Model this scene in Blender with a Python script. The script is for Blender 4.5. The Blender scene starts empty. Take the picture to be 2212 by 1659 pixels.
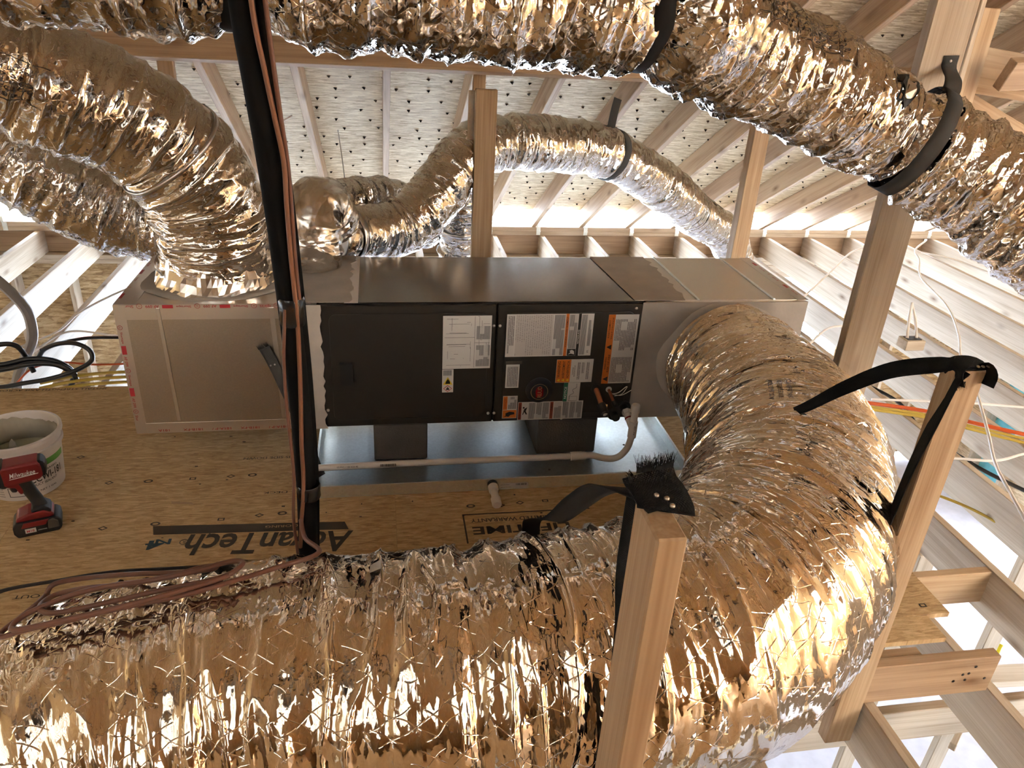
import bpy, math, random
import numpy as np
from mathutils import Vector, Matrix

random.seed(7)
SC = bpy.context.scene
COL = SC.collection

# ------------------------------------------------------------------ camera
cam_d = bpy.data.cameras.new('camera')
cam = bpy.data.objects.new('camera', cam_d)
COL.objects.link(cam)
_r = Vector((0.98561123, -0.16013421, 0.05410667))
_u = Vector((0.02418633, 0.45042152, 0.89248836))
_w = Vector((0.16728873, 0.87833791, -0.44781357))
cam.matrix_world = Matrix(((_r.x, _u.x, -_w.x, 0.23284), (_r.y, _u.y, -_w.y, -2.68909), (_r.z, _u.z, -_w.z, 1.71253), (0, 0, 0, 1)))
cam_d.sensor_width = 36.0
cam_d.lens = 1644.84 / 2212 * 36.0
cam_d.clip_start = 0.02
SC.camera = cam

# ------------------------------------------------------------------ sky, exposure
world = bpy.data.worlds.new('sky')
SC.world = world
world.use_nodes = True
_bg = world.node_tree.nodes['Background']
_bg.inputs[0].default_value = (0.70, 0.86, 1.06, 1)
_bg.inputs[1].default_value = 17.5
SC.view_settings.view_transform = 'Standard'
SC.view_settings.look = 'None'
SC.view_settings.gamma = 1.0
SC.view_settings.use_curve_mapping = False
SC.view_settings.exposure = 0.80
SC.cycles.max_bounces = 7
SC.cycles.diffuse_bounces = 4
SC.cycles.glossy_bounces = 4
SC.cycles.transmission_bounces = 3
SC.cycles.caustics_reflective = False
SC.cycles.caustics_refractive = False
SC.cycles.use_adaptive_sampling = True
SC.cycles.adaptive_threshold = 0.16
SC.cycles.adaptive_min_samples = 16
SC.cycles.sample_clamp_indirect = 12.0


# ------------------------------------------------------------------ materials
class NT:
    def __init__(self, name):
        self.m = bpy.data.materials.new(name)
        self.m.use_nodes = True
        self.t = self.m.node_tree
        self.b = self.t.nodes['Principled BSDF']

    def n(self, typ, **kw):
        nd = self.t.nodes.new(typ)
        for k, v in kw.items():
            setattr(nd, k, v)
        return nd

    def l(self, a, b):
        self.t.links.new(a, b)

    def set(self, **kw):
        for k, v in kw.items():
            self.b.inputs[k.replace('_', ' ')].default_value = v

    def coord(self, kind='Object', scale=(1, 1, 1), rot=(0, 0, 0), rnd=True):
        tc = self.n('ShaderNodeTexCoord')
        mp = self.n('ShaderNodeMapping')
        mp.inputs['Scale'].default_value = scale
        mp.inputs['Rotation'].default_value = rot
        if rnd and kind == 'Object':
            oi = self.n('ShaderNodeObjectInfo')
            mu = self.n('ShaderNodeMath', operation='MULTIPLY')
            mu.inputs[1].default_value = 37.0
            self.l(oi.outputs['Random'], mu.inputs[0])
            ad = self.n('ShaderNodeVectorMath', operation='ADD')
            self.l(tc.outputs[kind], ad.inputs[0])
            self.l(mu.outputs[0], ad.inputs[1])
            self.l(ad.outputs[0], mp.inputs['Vector'])
        else:
            self.l(tc.outputs[kind], mp.inputs['Vector'])
        return mp.outputs[0]

    dims = '3D'

    def noise(self, vec, scale, detail=3, rough=.5, dist=0, typ='FBM'):
        nd = self.n('ShaderNodeTexNoise')
        nd.noise_dimensions = self.dims
        nd.noise_type = typ
        nd.inputs['Scale'].default_value = scale
        nd.inputs['Detail'].default_value = detail
        nd.inputs['Roughness'].default_value = rough
        nd.inputs['Distortion'].default_value = dist
        self.l(vec, nd.inputs['Vector'])
        return nd.outputs[0]

    def voro(self, vec, scale, feature='F1', out='Color', rand=1.0):
        nd = self.n('ShaderNodeTexVoronoi', feature=feature, voronoi_dimensions=self.dims)
        nd.inputs['Scale'].default_value = scale
        nd.inputs['Randomness'].default_value = rand
        self.l(vec, nd.inputs['Vector'])
        return nd.outputs[out]

    def ramp(self, fac, stops):
        nd = self.n('ShaderNodeValToRGB')
        el = nd.color_ramp.elements
        while len(el) < len(stops):
            el.new(0.5)
        for e, (p, c) in zip(el, stops):
            e.position = p
            e.color = (c[0], c[1], c[2], 1) if len(c) == 3 else c
        self.l(fac, nd.inputs[0])
        return nd.outputs[0]

    def math(self, op, a, b=None, c=None, clamp=False):
        nd = self.n('ShaderNodeMath', operation=op, use_clamp=clamp)
        for i, x in enumerate((a, b, c)):
            if x is None:
                continue
            if isinstance(x, (int, float)):
                nd.inputs[i].default_value = x
            else:
                self.l(x, nd.inputs[i])
        return nd.outputs[0]

    def mix(self, fac, a, b, mode='MIX'):
        nd = self.n('ShaderNodeMix', data_type='RGBA', blend_type=mode)
        for i, x in ((0, fac), (6, a), (7, b)):
            if isinstance(x, (int, float)):
                nd.inputs[i].default_value = x
            elif isinstance(x, tuple):
                nd.inputs[i].default_value = (x[0], x[1], x[2], 1)
            else:
                self.l(x, nd.inputs[i])
        return nd.outputs[2]

    def bump(self, h, strength=.5, dist=.01, normal=None):
        nd = self.n('ShaderNodeBump')
        nd.inputs['Strength'].default_value = strength
        nd.inputs['Distance'].default_value = dist
        self.l(h, nd.inputs['Height'])
        if normal is not None:
            self.l(normal, nd.inputs['Normal'])
        self.l(nd.outputs[0], self.b.inputs['Normal'])
        return nd.outputs[0]

    def sep(self, vec):
        nd = self.n('ShaderNodeSeparateXYZ')
        self.l(vec, nd.inputs[0])
        return nd.outputs

    def col(self, c):
        self.l(c, self.b.inputs['Base Color'])


def plain(name, c, rough=.5, metal=0.0, var=0.0, spec=None, bump=0.0, bscale=200):
    g = NT(name)
    g.set(Base_Color=(c[0], c[1], c[2], 1), Roughness=rough, Metallic=metal)
    if spec is not None:
        g.b.inputs['Specular IOR Level'].default_value = spec
    v = g.coord()
    if var:
        n = g.noise(v, 9, 4)
        g.col(g.ramp(n, [(.25, tuple(x * (1 - var) for x in c)), (.75, tuple(min(1, x * (1 + var)) for x in c))]))
    if bump:
        g.bump(g.noise(v, bscale, 3), bump, .002)
    return g.m


def pine(name, dark, light, knot=(.16, .075, .03)):
    g = NT(name)
    v = g.coord(scale=(1, 1, 1))
    s = g.n('ShaderNodeMapping')
    s.inputs['Scale'].default_value = (1.1, 22, 22)
    g.l(v, s.inputs['Vector'])
    n1 = g.noise(s.outputs[0], 1.0, 2, .55, .6)
    s2 = g.n('ShaderNodeMapping')
    s2.inputs['Scale'].default_value = (4, 190, 190)
    g.l(v, s2.inputs['Vector'])
    n2 = g.noise(s2.outputs[0], 1.0, 0)
    big = g.noise(v, 1.7, 0)
    f = g.math('ADD', g.math('MULTIPLY', n1, .62), g.math('MULTIPLY', n2, .22))
    f = g.math('ADD', f, g.math('MULTIPLY', big, .22))
    c = g.ramp(f, [(.36, dark), (.5, tuple((a + b) / 2 for a, b in zip(dark, light))), (.66, light)])
    s3 = g.n('ShaderNodeMapping')
    s3.inputs['Scale'].default_value = (2.6, 7, 7)
    g.l(v, s3.inputs['Vector'])
    d = g.voro(s3.outputs[0], 1.0, 'F1', 'Distance')
    k = g.math('POWER', g.math('SUBTRACT', 1.0, g.math('MULTIPLY', d, 4.6), clamp=True), 1.4)
    c = g.mix(g.math('MULTIPLY', k, 1.0, clamp=True), c, knot)
    g.col(c)
    g.set(Roughness=.62)
    g.b.inputs['Specular IOR Level'].default_value = .3
    return g.m


def osb(name, tint=(1, 1, 1), rough=.7, fine=1.0, contrast=1.0, plane='xy'):
    g = NT(name)
    g.dims = '2D'
    base = g.coord

    def coord(kind='Object', scale=(1, 1, 1), rot=(0, 0, 0), rnd=True):
        if plane == 'xy':
            return base(kind, scale, rot, rnd)
        x = g.sep(base(kind, (1, 1, 1), (0, 0, 0), rnd))
        cv = g.n('ShaderNodeCombineXYZ')
        g.l(x[0] if plane == 'xz' else x[1], cv.inputs[0])
        g.l(x[2], cv.inputs[1])
        mp = g.n('ShaderNodeMapping')
        mp.inputs['Scale'].default_value = scale
        mp.inputs['Rotation'].default_value = rot
        g.l(cv.outputs[0], mp.inputs['Vector'])
        return mp.outputs[0]
    g.coord = coord
    outs = []
    for i, (ang, sc) in enumerate(((0.10, 15), (-.45, 12), (.6, 19))):
        v = g.coord(rot=(0, 0, ang), scale=(1, 5.2, 1))
        w = g.noise(v, 6, 2)
        ad = g.n('ShaderNodeVectorMath', operation='ADD')
        sc_ = g.n('ShaderNodeVectorMath', operation='SCALE')
        g.l(w, sc_.inputs[0])
        sc_.inputs['Scale'].default_value = .10
        g.l(v, ad.inputs[0])
        g.l(sc_.outputs[0], ad.inputs[1])
        outs.append(g.sep(g.voro(ad.outputs[0], sc * fine, 'F1', 'Color'))[i % 3])
    f = g.math('ADD', g.math('MULTIPLY', outs[0], .42), g.math('ADD', g.math('MULTIPLY', outs[1], .34), g.math('MULTIPLY', outs[2], .24)))
    v = g.coord(scale=(1, 7, 1))
    f = g.math('ADD', f, g.math('MULTIPLY', g.math('SUBTRACT', g.noise(v, 55 * fine, 3), .5), .45))
    f = g.math('ADD', f, g.math('MULTIPLY', g.math('SUBTRACT', g.noise(g.coord(), 1.3, 3), .5), .35))
    f2 = g.math('MULTIPLY_ADD', g.math('SUBTRACT', f, .5), contrast, .5)
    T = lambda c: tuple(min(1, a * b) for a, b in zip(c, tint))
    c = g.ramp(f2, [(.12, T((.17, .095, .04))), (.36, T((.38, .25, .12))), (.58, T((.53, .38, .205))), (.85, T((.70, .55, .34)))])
    g.col(c)
    g.set(Roughness=rough)
    return g.m


def foil(name, tint=(.90, .88, .86), rough=.12, facets=((13, .55, .5), (46, .30, .8)), scrim=.00035, fine=.00018):
    """crumpled aluminium film: flat facets with sharp creases, faint reinforcing threads"""
    g = NT(name)
    g.dims = '2D'
    g.set(Metallic=1.0, Roughness=rough, Base_Color=(tint[0], tint[1], tint[2], 1))
    uv = g.coord('UV')
    wv = g.noise(uv, 11, 1)
    h = None
    for (sc, amp, st) in facets:
        mp = g.n('ShaderNodeMapping')
        mp.inputs['Scale'].default_value = (sc, sc * st, 1)
        g.l(uv, mp.inputs['Vector'])
        ad = g.n('ShaderNodeVectorMath', operation='MULTIPLY_ADD')
        g.l(wv, ad.inputs[0])
        ad.inputs[1].default_value = (.5, .5, 0)
        g.l(mp.outputs[0], ad.inputs[2])
        vo = g.n('ShaderNodeTexVoronoi', feature='F1', voronoi_dimensions='2D')
        vo.inputs['Scale'].default_value = 1.0
        g.l(ad.outputs[0], vo.inputs['Vector'])
        df = g.n('ShaderNodeVectorMath', operation='SUBTRACT')
        g.l(ad.outputs[0], df.inputs[0])
        g.l(vo.outputs['Position'], df.inputs[1])
        cc = g.n('ShaderNodeVectorMath', operation='SUBTRACT')
        g.l(vo.outputs['Color'], cc.inputs[0])
        cc.inputs[1].default_value = (.5, .5, .5)
        dt = g.n('ShaderNodeVectorMath', operation='DOT_PRODUCT')
        g.l(df.outputs[0], dt.inputs[0])
        g.l(cc.outputs[0], dt.inputs[1])
        q = g.math('MULTIPLY', dt.outputs['Value'], amp / sc)
        h = q if h is None else g.math('ADD', h, q)
    if fine:
        h = g.math('ADD', h, g.math('MULTIPLY', g.noise(uv, 150, 1, .6), fine))
    if scrim:
        xyz = g.sep(uv)
        w1 = g.math('MULTIPLY', wv, .06)
        gate = g.math('GREATER_THAN', g.noise(uv, 17, 0), .50)
        lines = None
        for sg in (1.0, -1.0):
            a = g.math('ADD', g.math('MULTIPLY', xyz[0], .8), g.math('MULTIPLY', xyz[1], 1.2 * sg))
            a = g.math('ADD', a, w1)
            a = g.math('FRACT', g.math('MULTIPLY', a, 1 / .047))
            a = g.math('ABSOLUTE', g.math('SUBTRACT', a, .5))
            a = g.math('SUBTRACT', 1.0, g.math('MULTIPLY', a, 22.0), clamp=True)
            lines = a if lines is None else g.math('MAXIMUM', lines, a)
        h = g.math('ADD', h, g.math('MULTIPLY', g.math('MULTIPLY', lines, gate), scrim))
    g.bump(h, 1.0, 1.0)
    return g.m


def galv(name, c=(.58, .62, .64), rough=.34, spangle=55):
    g = NT(name)
    v = g.coord()
    s = g.sep(g.voro(v, spangle, 'F1', 'Color'))
    n = g.noise(v, 5, 4)
    f = g.math('ADD', g.math('MULTIPLY', s[0], .5), g.math('MULTIPLY', n, .5))
    g.col(g.ramp(f, [(.2, tuple(x * .93 for x in c)), (.8, tuple(min(1, x * 1.04) for x in c))]))
    g.set(Metallic=1.0)
    g.l(g.math('ADD', g.math('MULTIPLY', s[1], .03), rough - .05), g.b.inputs['Roughness'])
    return g.m


def webbing(name, c):
    g = NT(name)
    g.set(Base_Color=(c[0], c[1], c[2], 1), Roughness=.8)
    g.b.inputs['Specular IOR Level'].default_value = .2
    uv = g.sep(g.coord('UV'))
    a = g.math('SINE', g.math('MULTIPLY', uv[0], 1500.0))
    b = g.math('SINE', g.math('MULTIPLY', uv[1], 1500.0))
    h = g.math('MULTIPLY', a, b)
    g.bump(h, .5, .001)
    g.col(g.ramp(g.math('MULTIPLY_ADD', h, .5, .5), [(.2, tuple(x * .6 for x in c)), (.8, tuple(x * 1.5 for x in c))]))
    return g.m


def print_lines(name, paper, ink, pitch=.006, gap=.35, axis=0, density=.62):
    """paper with unreadably small print, rows run along local Z (axis 0: rows stacked along X)"""
    g = NT(name)
    v = g.coord(rnd=False)
    x = g.sep(v)
    row = g.math('MULTIPLY', x[0 if axis == 0 else 2], 1 / pitch)
    fr = g.math('FRACT', row)
    band = g.math('GREATER_THAN', fr, gap)
    cv = g.n('ShaderNodeCombineXYZ')
    g.l(g.math('FLOOR', row), cv.inputs[0])
    g.l(g.math('MULTIPLY', x[2 if axis == 0 else 0], 260.0), cv.inputs[1])
    word = g.math('GREATER_THAN', g.noise(cv.outputs[0], 1.0, 2), 1 - density)
    cv2 = g.n('ShaderNodeCombineXYZ')
    g.l(g.math('FLOOR', g.math('MULTIPLY', row, .25)), cv2.inputs[0])
    g.l(g.math('MULTIPLY', x[2 if axis == 0 else 0], 9.0), cv2.inputs[1])
    blk = g.math('GREATER_THAN', g.noise(cv2.outputs[0], 1.0, 1), .42)
    f = g.math('MULTIPLY', g.math('MULTIPLY', band, word), blk)
    g.col(g.mix(g.math('MULTIPLY', f, .85), paper, ink))
    g.set(Roughness=.35)
    return g.m


MAT = {}
MAT['pine'] = pine('pine_lumber', (.36, .222, .12), (.57, .412, .258))
MAT['pine_pale'] = pine('pale_spruce_lumber', (.42, .32, .22), (.60, .50, .385))
MAT['pine_red'] = pine('reddish_fir_lumber', (.32, .20, .115), (.50, .345, .215))
MAT['osb'] = osb('osb_deck', (1.14, 1.1, 1.06), .6, 2.3, .5)
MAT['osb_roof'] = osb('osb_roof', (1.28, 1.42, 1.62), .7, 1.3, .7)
MAT['osb_wall'] = osb('osb_wall', (.95, .92, .88), .7, 1.0, .9, 'xz')
MAT['osb_pale'] = osb('osb_pale', (1.25, 1.35, 1.6), .7, 1.0, .5, 'yz')
MAT['foil'] = foil('duct_foil', (.68, .645, .61), .12, ((16, .5, .5), (55, .40, .25), (120, .25, .8)), .0005, .00012)
MAT['foil_mid'] = foil('duct_foil_smooth', (.68, .63, .57), .10, ((10, .32, .3), (60, .32, .16), (130, .18, .6)), .0003, .0001)
MAT['foil_big'] = foil('duct_foil_wide', (.80, .71, .60), .075, ((11, .22, .2), (62, .30, .12), (140, .26, .35)), .0005, .00008)
MAT['foil_flat'] = foil('foil_board', (.72, .68, .63), .32, ((7, .10, 1), ), 0, .0001)
MAT['foil_tape'] = foil('foil_tape', (.72, .69, .66), .28, ((30, .10, 1), ), 0, .0001)
MAT['foil_wrap'] = foil('foil_wrap', (.80, .76, .71), .22, ((14, .6, 1), (40, .25, 1)), 0, .0002)
MAT['galv'] = galv('galvanized_steel', (.86, .92, .94), .36, 120)
MAT['galv_dull'] = galv('galvanized_plenum', (.52, .475, .41), .36, 260)
MAT['cabinet'] = plain('cabinet_paint', (.026, .022, .019), .36, 0.1, .08)
MAT['cabinet_top'] = plain('cabinet_top_sheen', (.21, .195, .18), .22, .75, .10)  # lighter than the door paint: reflections put into the colour
MAT['mastic'] = plain('grey_mastic', (.44, .39, .34), .7, 0, .12, bump=.35, bscale=60)
MAT['black'] = plain('black_plastic', (.012, .012, .013), .45)
MAT['foam'] = plain('black_foam_insulation', (.0045, .0045, .005), .8, 0, 0, spec=.12)
MAT['vtape'] = plain('black_vinyl_tape', (.006, .006, .007), .22, bump=.5, bscale=70)
MAT['strap'] = webbing('black_webbing', (.008, .008, .009))
MAT['strap_grey'] = webbing('grey_webbing', (.06, .058, .055))
MAT['wire_brown'] = plain('brown_wire_jacket', (.17, .075, .050), .45)
MAT['wire_copper'] = plain('copper_wire_jacket', (.24, .105, .06), .35)
MAT['wire_white'] = plain('white_cable_jacket', (.72, .66, .60), .45)
MAT['wire_yellow'] = plain('yellow_cable_jacket', (.55, .38, .06), .4)
MAT['wire_orange'] = plain('orange_cable_jacket', (.62, .10, .02), .4)
MAT['wire_red'] = plain('red_tube', (.35, .04, .02), .4)
MAT['cable_black'] = plain('black_cable_jacket', (.010, .011, .013), .3)
MAT['conduit'] = plain('grey_sheath', (.30, .27, .25), .5, 0, .15)
MAT['pvc'] = plain('white_pvc', (.66, .60, .55), .32)
MAT['copper'] = plain('copper_tube', (.36, .14, .08), .4, 1.0, .3)
MAT['brass'] = plain('brass', (.62, .45, .2), .3, 1.0)
MAT['chrome'] = plain('chrome', (.8, .8, .8), .12, 1.0)
MAT['screw'] = plain('zinc_screw', (.62, .6, .57), .3, 1.0)
MAT['block'] = plain('foam_block_grey', (.085, .074, .064), .9, 0, .25, bump=.8, bscale=140)
MAT['ink'] = plain('black_ink', (.012, .011, .010), .6)
MAT['ink_deck'] = plain('faded_black_ink', (.045, .036, .028), .7, 0, .4)
MAT['ink_blue'] = plain('blue_ink', (.03, .07, .10), .7)
MAT['ink_red'] = plain('red_tape_print', (.46, .035, .05), .4)
MAT['ink_foil'] = plain('foil_print', (.10, .085, .075), .4, .4)
MAT['white_ink'] = plain('white_ink', (.8, .78, .76), .5)
MAT['nail'] = plain('dark_steel_nail', (.045, .03, .022), .5, .5)
MAT['paper'] = plain('label_paper', (.60, .57, .54), .35)
MAT['paper_text'] = print_lines('label_small_print', (.58, .55, .52), (.10, .09, .09), .0062, .42)
MAT['paper_dense'] = print_lines('label_dense_print', (.52, .50, .48), (.12, .11, .11), .0042, .30, density=.72)
MAT['paper_table'] = print_lines('label_table_print', (.50, .46, .43), (.26, .23, .22), .0085, .55, density=.5)
MAT['orange'] = plain('safety_orange', (.60, .15, .022), .35)
MAT['orange_red'] = plain('warning_red', (.28, .05, .022), .35)
MAT['green'] = plain('notice_green', (.012, .13, .07), .35)
MAT['yellow'] = plain('warning_yellow', (.72, .52, .03), .35)
MAT['navy'] = plain('badge_navy', (.008, .010, .016), .35)
MAT['badge_red'] = plain('badge_red', (.30, .012, .018), .25, .3)
MAT['tool_red'] = plain('tool_red', (.18, .010, .012), .38)
MAT['tool_black'] = plain('tool_black', (.010, .0095, .010), .55)
MAT['tool_grey'] = plain('tool_grey', (.075, .062, .048), .5)
MAT['bucket'] = plain('white_bucket', (.62, .56, .52), .4, 0, .05)
MAT['bucket_in'] = plain('dried_mastic', (.34, .30, .23), .75, 0, .2)
MAT['bucket_mud'] = plain('wet_mastic', (.38, .37, .26), .45, 0, .15, bump=.5, bscale=25)
MAT['leaf_green'] = plain('label_green', (.10, .28, .05), .4)
MAT['teal'] = plain('teal_sheathing', (.13, .42, .47), .5, 0, .35)
MAT['blue'] = plain('blue_box', (.015, .10, .33), .4)
MAT['yellow_paint'] = plain('yellow_spray_paint', (.75, .66, .02), .5)
MAT['frame_white'] = plain('white_vinyl', (.75, .76, .78), .4)
MAT['osb_back'] = osb('osb_unseen', (1.0, .92, .84), .7, 1.5, .7)  # tan for unseen surfaces, chosen for how the foil reflects them
MAT['subfloor'] = plain('pale_subfloor', (.50, .48, .53), .7, 0, .12)

_g = NT('window_glass')
_tr = _g.n('ShaderNodeBsdfTransparent')
_gl = _g.n('ShaderNodeBsdfGlossy')
_gl.inputs['Roughness'].default_value = .02
_mx = _g.n('ShaderNodeMixShader')
_mx.inputs[0].default_value = .08
_g.l(_tr.outputs[0], _mx.inputs[1])
_g.l(_gl.outputs[0], _mx.inputs[2])
_g.l(_mx.outputs[0], _g.t.nodes['Material Output'].inputs[0])
MAT['glass'] = _g.m
_g = NT('added_fill_sheet')  # sheet added behind the viewer, passes soft dim fill light
_tl = _g.n('ShaderNodeBsdfTranslucent')
_tl.inputs['Color'].default_value = (.36, .315, .27, 1)
_g.l(_tl.outputs[0], _g.t.nodes['Material Output'].inputs[0])
MAT['fill_sheet'] = _g.m
_g = NT('added_fill_sheet_bright')  # brighter added sheet, passes most of the sky as fill light
_tl = _g.n('ShaderNodeBsdfTranslucent')
_tl.inputs['Color'].default_value = (.95, .83, .71, 1)
_g.l(_tl.outputs[0], _g.t.nodes['Material Output'].inputs[0])
MAT['fill_sheet_bright'] = _g.m


# ------------------------------------------------------------------ mesh and object helpers
def tag(o, label=None, cat=None, group=None, kind=None):
    if label:
        o['label'] = label
    if cat:
        o['category'] = cat
    if group:
        o['group'] = group
    if kind:
        o['kind'] = kind
    return o


def thing(name, label, cat, loc=(0, 0, 0), group=None, kind=None):
    o = bpy.data.objects.new(name, None)
    o.empty_display_size = .05
    COL.objects.link(o)
    o.location = loc
    return tag(o, label, cat, group, kind)


def attach(o, parent):
    if parent is not None:
        off = Vector((0, 0, 0))
        p = parent
        o.parent = parent
        o.matrix_parent_inverse = WM(parent).inverted()
    return o


def WM(o):
    if o.parent is None:
        return Matrix.LocRotScale(o.location, o.rotation_euler, o.scale) if o.rotation_mode != 'QUATERNION' else o.matrix_basis.copy()
    return WM(o.parent) @ o.matrix_parent_inverse @ o.matrix_basis


class MB:
    """collects boxes, tubes, lathes and prisms in world coordinates"""
    def __init__(self):
        self.v = []
        self.f = []
        self.uv = None

    def add(self, vs, fs):
        n = len(self.v)
        self.v += [tuple(p) for p in vs]
        self.f += [tuple(i + n for i in f) for f in fs]
        return self

    def box(self, x0, x1, y0, y1, z0, z1):
        return self.add([(x0, y0, z0), (x1, y0, z0), (x1, y1, z0), (x0, y1, z0), (x0, y0, z1), (x1, y0, z1), (x1, y1, z1), (x0, y1, z1)],
                        [(0, 3, 2, 1), (4, 5, 6, 7), (0, 1, 5, 4), (1, 2, 6, 5), (2, 3, 7, 6), (3, 0, 4, 7)])

    def obox(self, c, ax, ay, az):
        c = Vector(c); ax = Vector(ax); ay = Vector(ay); az = Vector(az)
        vs = [c + ax * i + ay * j + az * k for k in (-1, 1) for (i, j) in ((-1, -1), (1, -1), (1, 1), (-1, 1))]
        return self.add(vs, [(0, 3, 2, 1), (4, 5, 6, 7), (0, 1, 5, 4), (1, 2, 6, 5), (2, 3, 7, 6), (3, 0, 4, 7)])

    def rbox(self, x0, x1, y0, y1, z0, z1, r=.004):
        """box with chamfered edges along all axes"""
        vs, fs = [], []
        X = (x0, x1); Y = (y0, y1); Z = (z0, z1)
        sx = (1, -1)
        idx = {}
        for i in (0, 1):
            for j in (0, 1):
                for k in (0, 1):
                    p = (X[i], Y[j], Z[k]); d = (sx[i] * r, sx[j] * r, sx[k] * r)
                    for a in range(3):
                        q = [p[b] + (d[b] if b != a else 0) for b in range(3)]
                        idx[(i, j, k, a)] = len(vs)
                        vs.append(q)
        g = lambda i, j, k, a: idx[(i, j, k, a)]
        for i in (0, 1):
            fs.append([g(i, 0, 0, 0), g(i, 1, 0, 0), g(i, 1, 1, 0), g(i, 0, 1, 0)][::(-1 if i == 0 else 1)])
            fs.append([g(0, i, 0, 1), g(0, i, 1, 1), g(1, i, 1, 1), g(1, i, 0, 1)][::(-1 if i == 0 else 1)])
            fs.append([g(0, 0, i, 2), g(1, 0, i, 2), g(1, 1, i, 2), g(0, 1, i, 2)][::(-1 if i == 0 else 1)])
        for i in (0, 1):
            for j in (0, 1):
                fs.append([g(i, j, 0, 0), g(i, j, 1, 0), g(i, j, 1, 1), g(i, j, 0, 1)])
                fs.append([g(i, 0, j, 0), g(i, 1, j, 0), g(i, 1, j, 2), g(i, 0, j, 2)])
                fs.append([g(0, i, j, 1), g(1, i, j, 1), g(1, i, j, 2), g(0, i, j, 2)])
        for i in (0, 1):
            for j in (0, 1):
                for k in (0, 1):
                    fs.append([g(i, j, k, 0), g(i, j, k, 1), g(i, j, k, 2)])
        return self.add(vs, fs)

    def tube(self, pts, r, seg=8, caps=True, n=None):
        P = smooth(pts, n) if n else np.array(pts, float)
        rr = np.full(len(P), r) if np.isscalar(r) else np.interp(np.linspace(0, 1, len(P)), np.linspace(0, 1, len(r)), r)
        T, N, B = frames(P)
        a = np.linspace(0, 2 * np.pi, seg, endpoint=False)
        V = P[:, None, :] + rr[:, None, None] * (np.cos(a)[None, :, None] * N[:, None, :] + np.sin(a)[None, :, None] * B[:, None, :])
        vs = V.reshape(-1, 3).tolist()
        fs = []
        for i in range(len(P) - 1):
            for j in range(seg):
                k = (j + 1) % seg
                fs.append((i * seg + j, i * seg + k, (i + 1) * seg + k, (i + 1) * seg + j))
        if caps:
            fs.append(tuple(range(seg))[::-1])
            fs.append(tuple((len(P) - 1) * seg + j for j in range(seg)))
        return self.add(vs, fs)

    def lathe(self, prof, c, axis=(0, 0, 1), seg=32, sx=1.0):
        """prof: (radius, height) pairs along the axis from c"""
        A = Vector(axis).normalized()
        X = A.orthogonal().normalized() if abs(A.z) < .99 else Vector((1, 0, 0))
        Y = A.cross(X)
        c = Vector(c)
        vs, fs = [], []
        for (r, h) in prof:
            for j in range(seg):
                t = 2 * math.pi * j / seg
                vs.append(c + A * h + X * (r * math.cos(t) * sx) + Y * (r * math.sin(t)))
        for i in range(len(prof) - 1):
            for j in range(seg):
                k = (j + 1) % seg
                fs.append((i * seg + j, i * seg + k, (i + 1) * seg + k, (i + 1) * seg + j))
        fs.append(tuple(range(seg))[::-1])
        fs.append(tuple((len(prof) - 1) * seg + j for j in range(seg)))
        return self.add(vs, fs)

    def prism(self, poly, o, ex, ey, ez):
        """polygon (a, b) in the plane o + a*ex + b*ey, thickened along ez"""
        o = Vector(o); ex = Vector(ex); ey = Vector(ey); ez = Vector(ez)
        n = len(poly)
        vs = [o + ex * a + ey * b for a, b in poly] + [o + ex * a + ey * b + ez for a, b in poly]
        fs = [tuple(range(n))[::-1], tuple(range(n, 2 * n))] + [(i, (i + 1) % n, n + (i + 1) % n, n + i) for i in range(n)]
        return self.add(vs, fs)

    def build(self, name, mat, parent=None, smooth_=False, bevel=0.0):
        me = bpy.data.meshes.new(name)
        me.from_pydata(self.v, [], self.f)
        me.materials.append(MAT[mat] if isinstance(mat, str) else mat)
        if smooth_:
            me.polygons.foreach_set('use_smooth', [True] * len(me.polygons))
            try:
                me.set_sharp_from_angle(angle=math.radians(45))
            except Exception:
                pass
        me.validate()
        me.update()
        o = bpy.data.objects.new(name, me)
        COL.objects.link(o)
        if bevel:
            md = o.modifiers.new('bevel', 'BEVEL')
            md.width = bevel
            md.segments = 2
            md.limit_method = 'ANGLE'
        return attach(o, parent)


def smooth(pts, n=60):
    P = np.array(pts, float)
    P = np.vstack([2 * P[0] - P[1], P, 2 * P[-1] - P[-2]])
    m = len(P) - 3
    out = []
    k = max(3, n // m)
    for i in range(m):
        p0, p1, p2, p3 = P[i:i + 4]
        t = np.linspace(0, 1, k, endpoint=False)[:, None]
        out.append(.5 * ((2 * p1) + (-p0 + p2) * t + (2 * p0 - 5 * p1 + 4 * p2 - p3) * t ** 2 + (-p0 + 3 * p1 - 3 * p2 + p3) * t ** 3))
    out.append(P[-2][None])
    return np.vstack(out)


def frames(P, up=None):
    T = np.gradient(P, axis=0)
    T /= np.linalg.norm(T, axis=1)[:, None] + 1e-12
    N = np.zeros_like(P)
    a = np.array((0, 0, 1.0)) if abs(T[0][2]) < .9 else np.array((0, 1.0, 0))
    if up is not None:
        a = np.array(up, float)
    n = a - T[0] * (a @ T[0])
    n /= np.linalg.norm(n)
    N[0] = n
    for i in range(1, len(P)):
        n = n - T[i] * (n @ T[i])
        n /= np.linalg.norm(n) + 1e-12
        N[i] = n
    return T, N, np.cross(T, N)


_lm = {}


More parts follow.
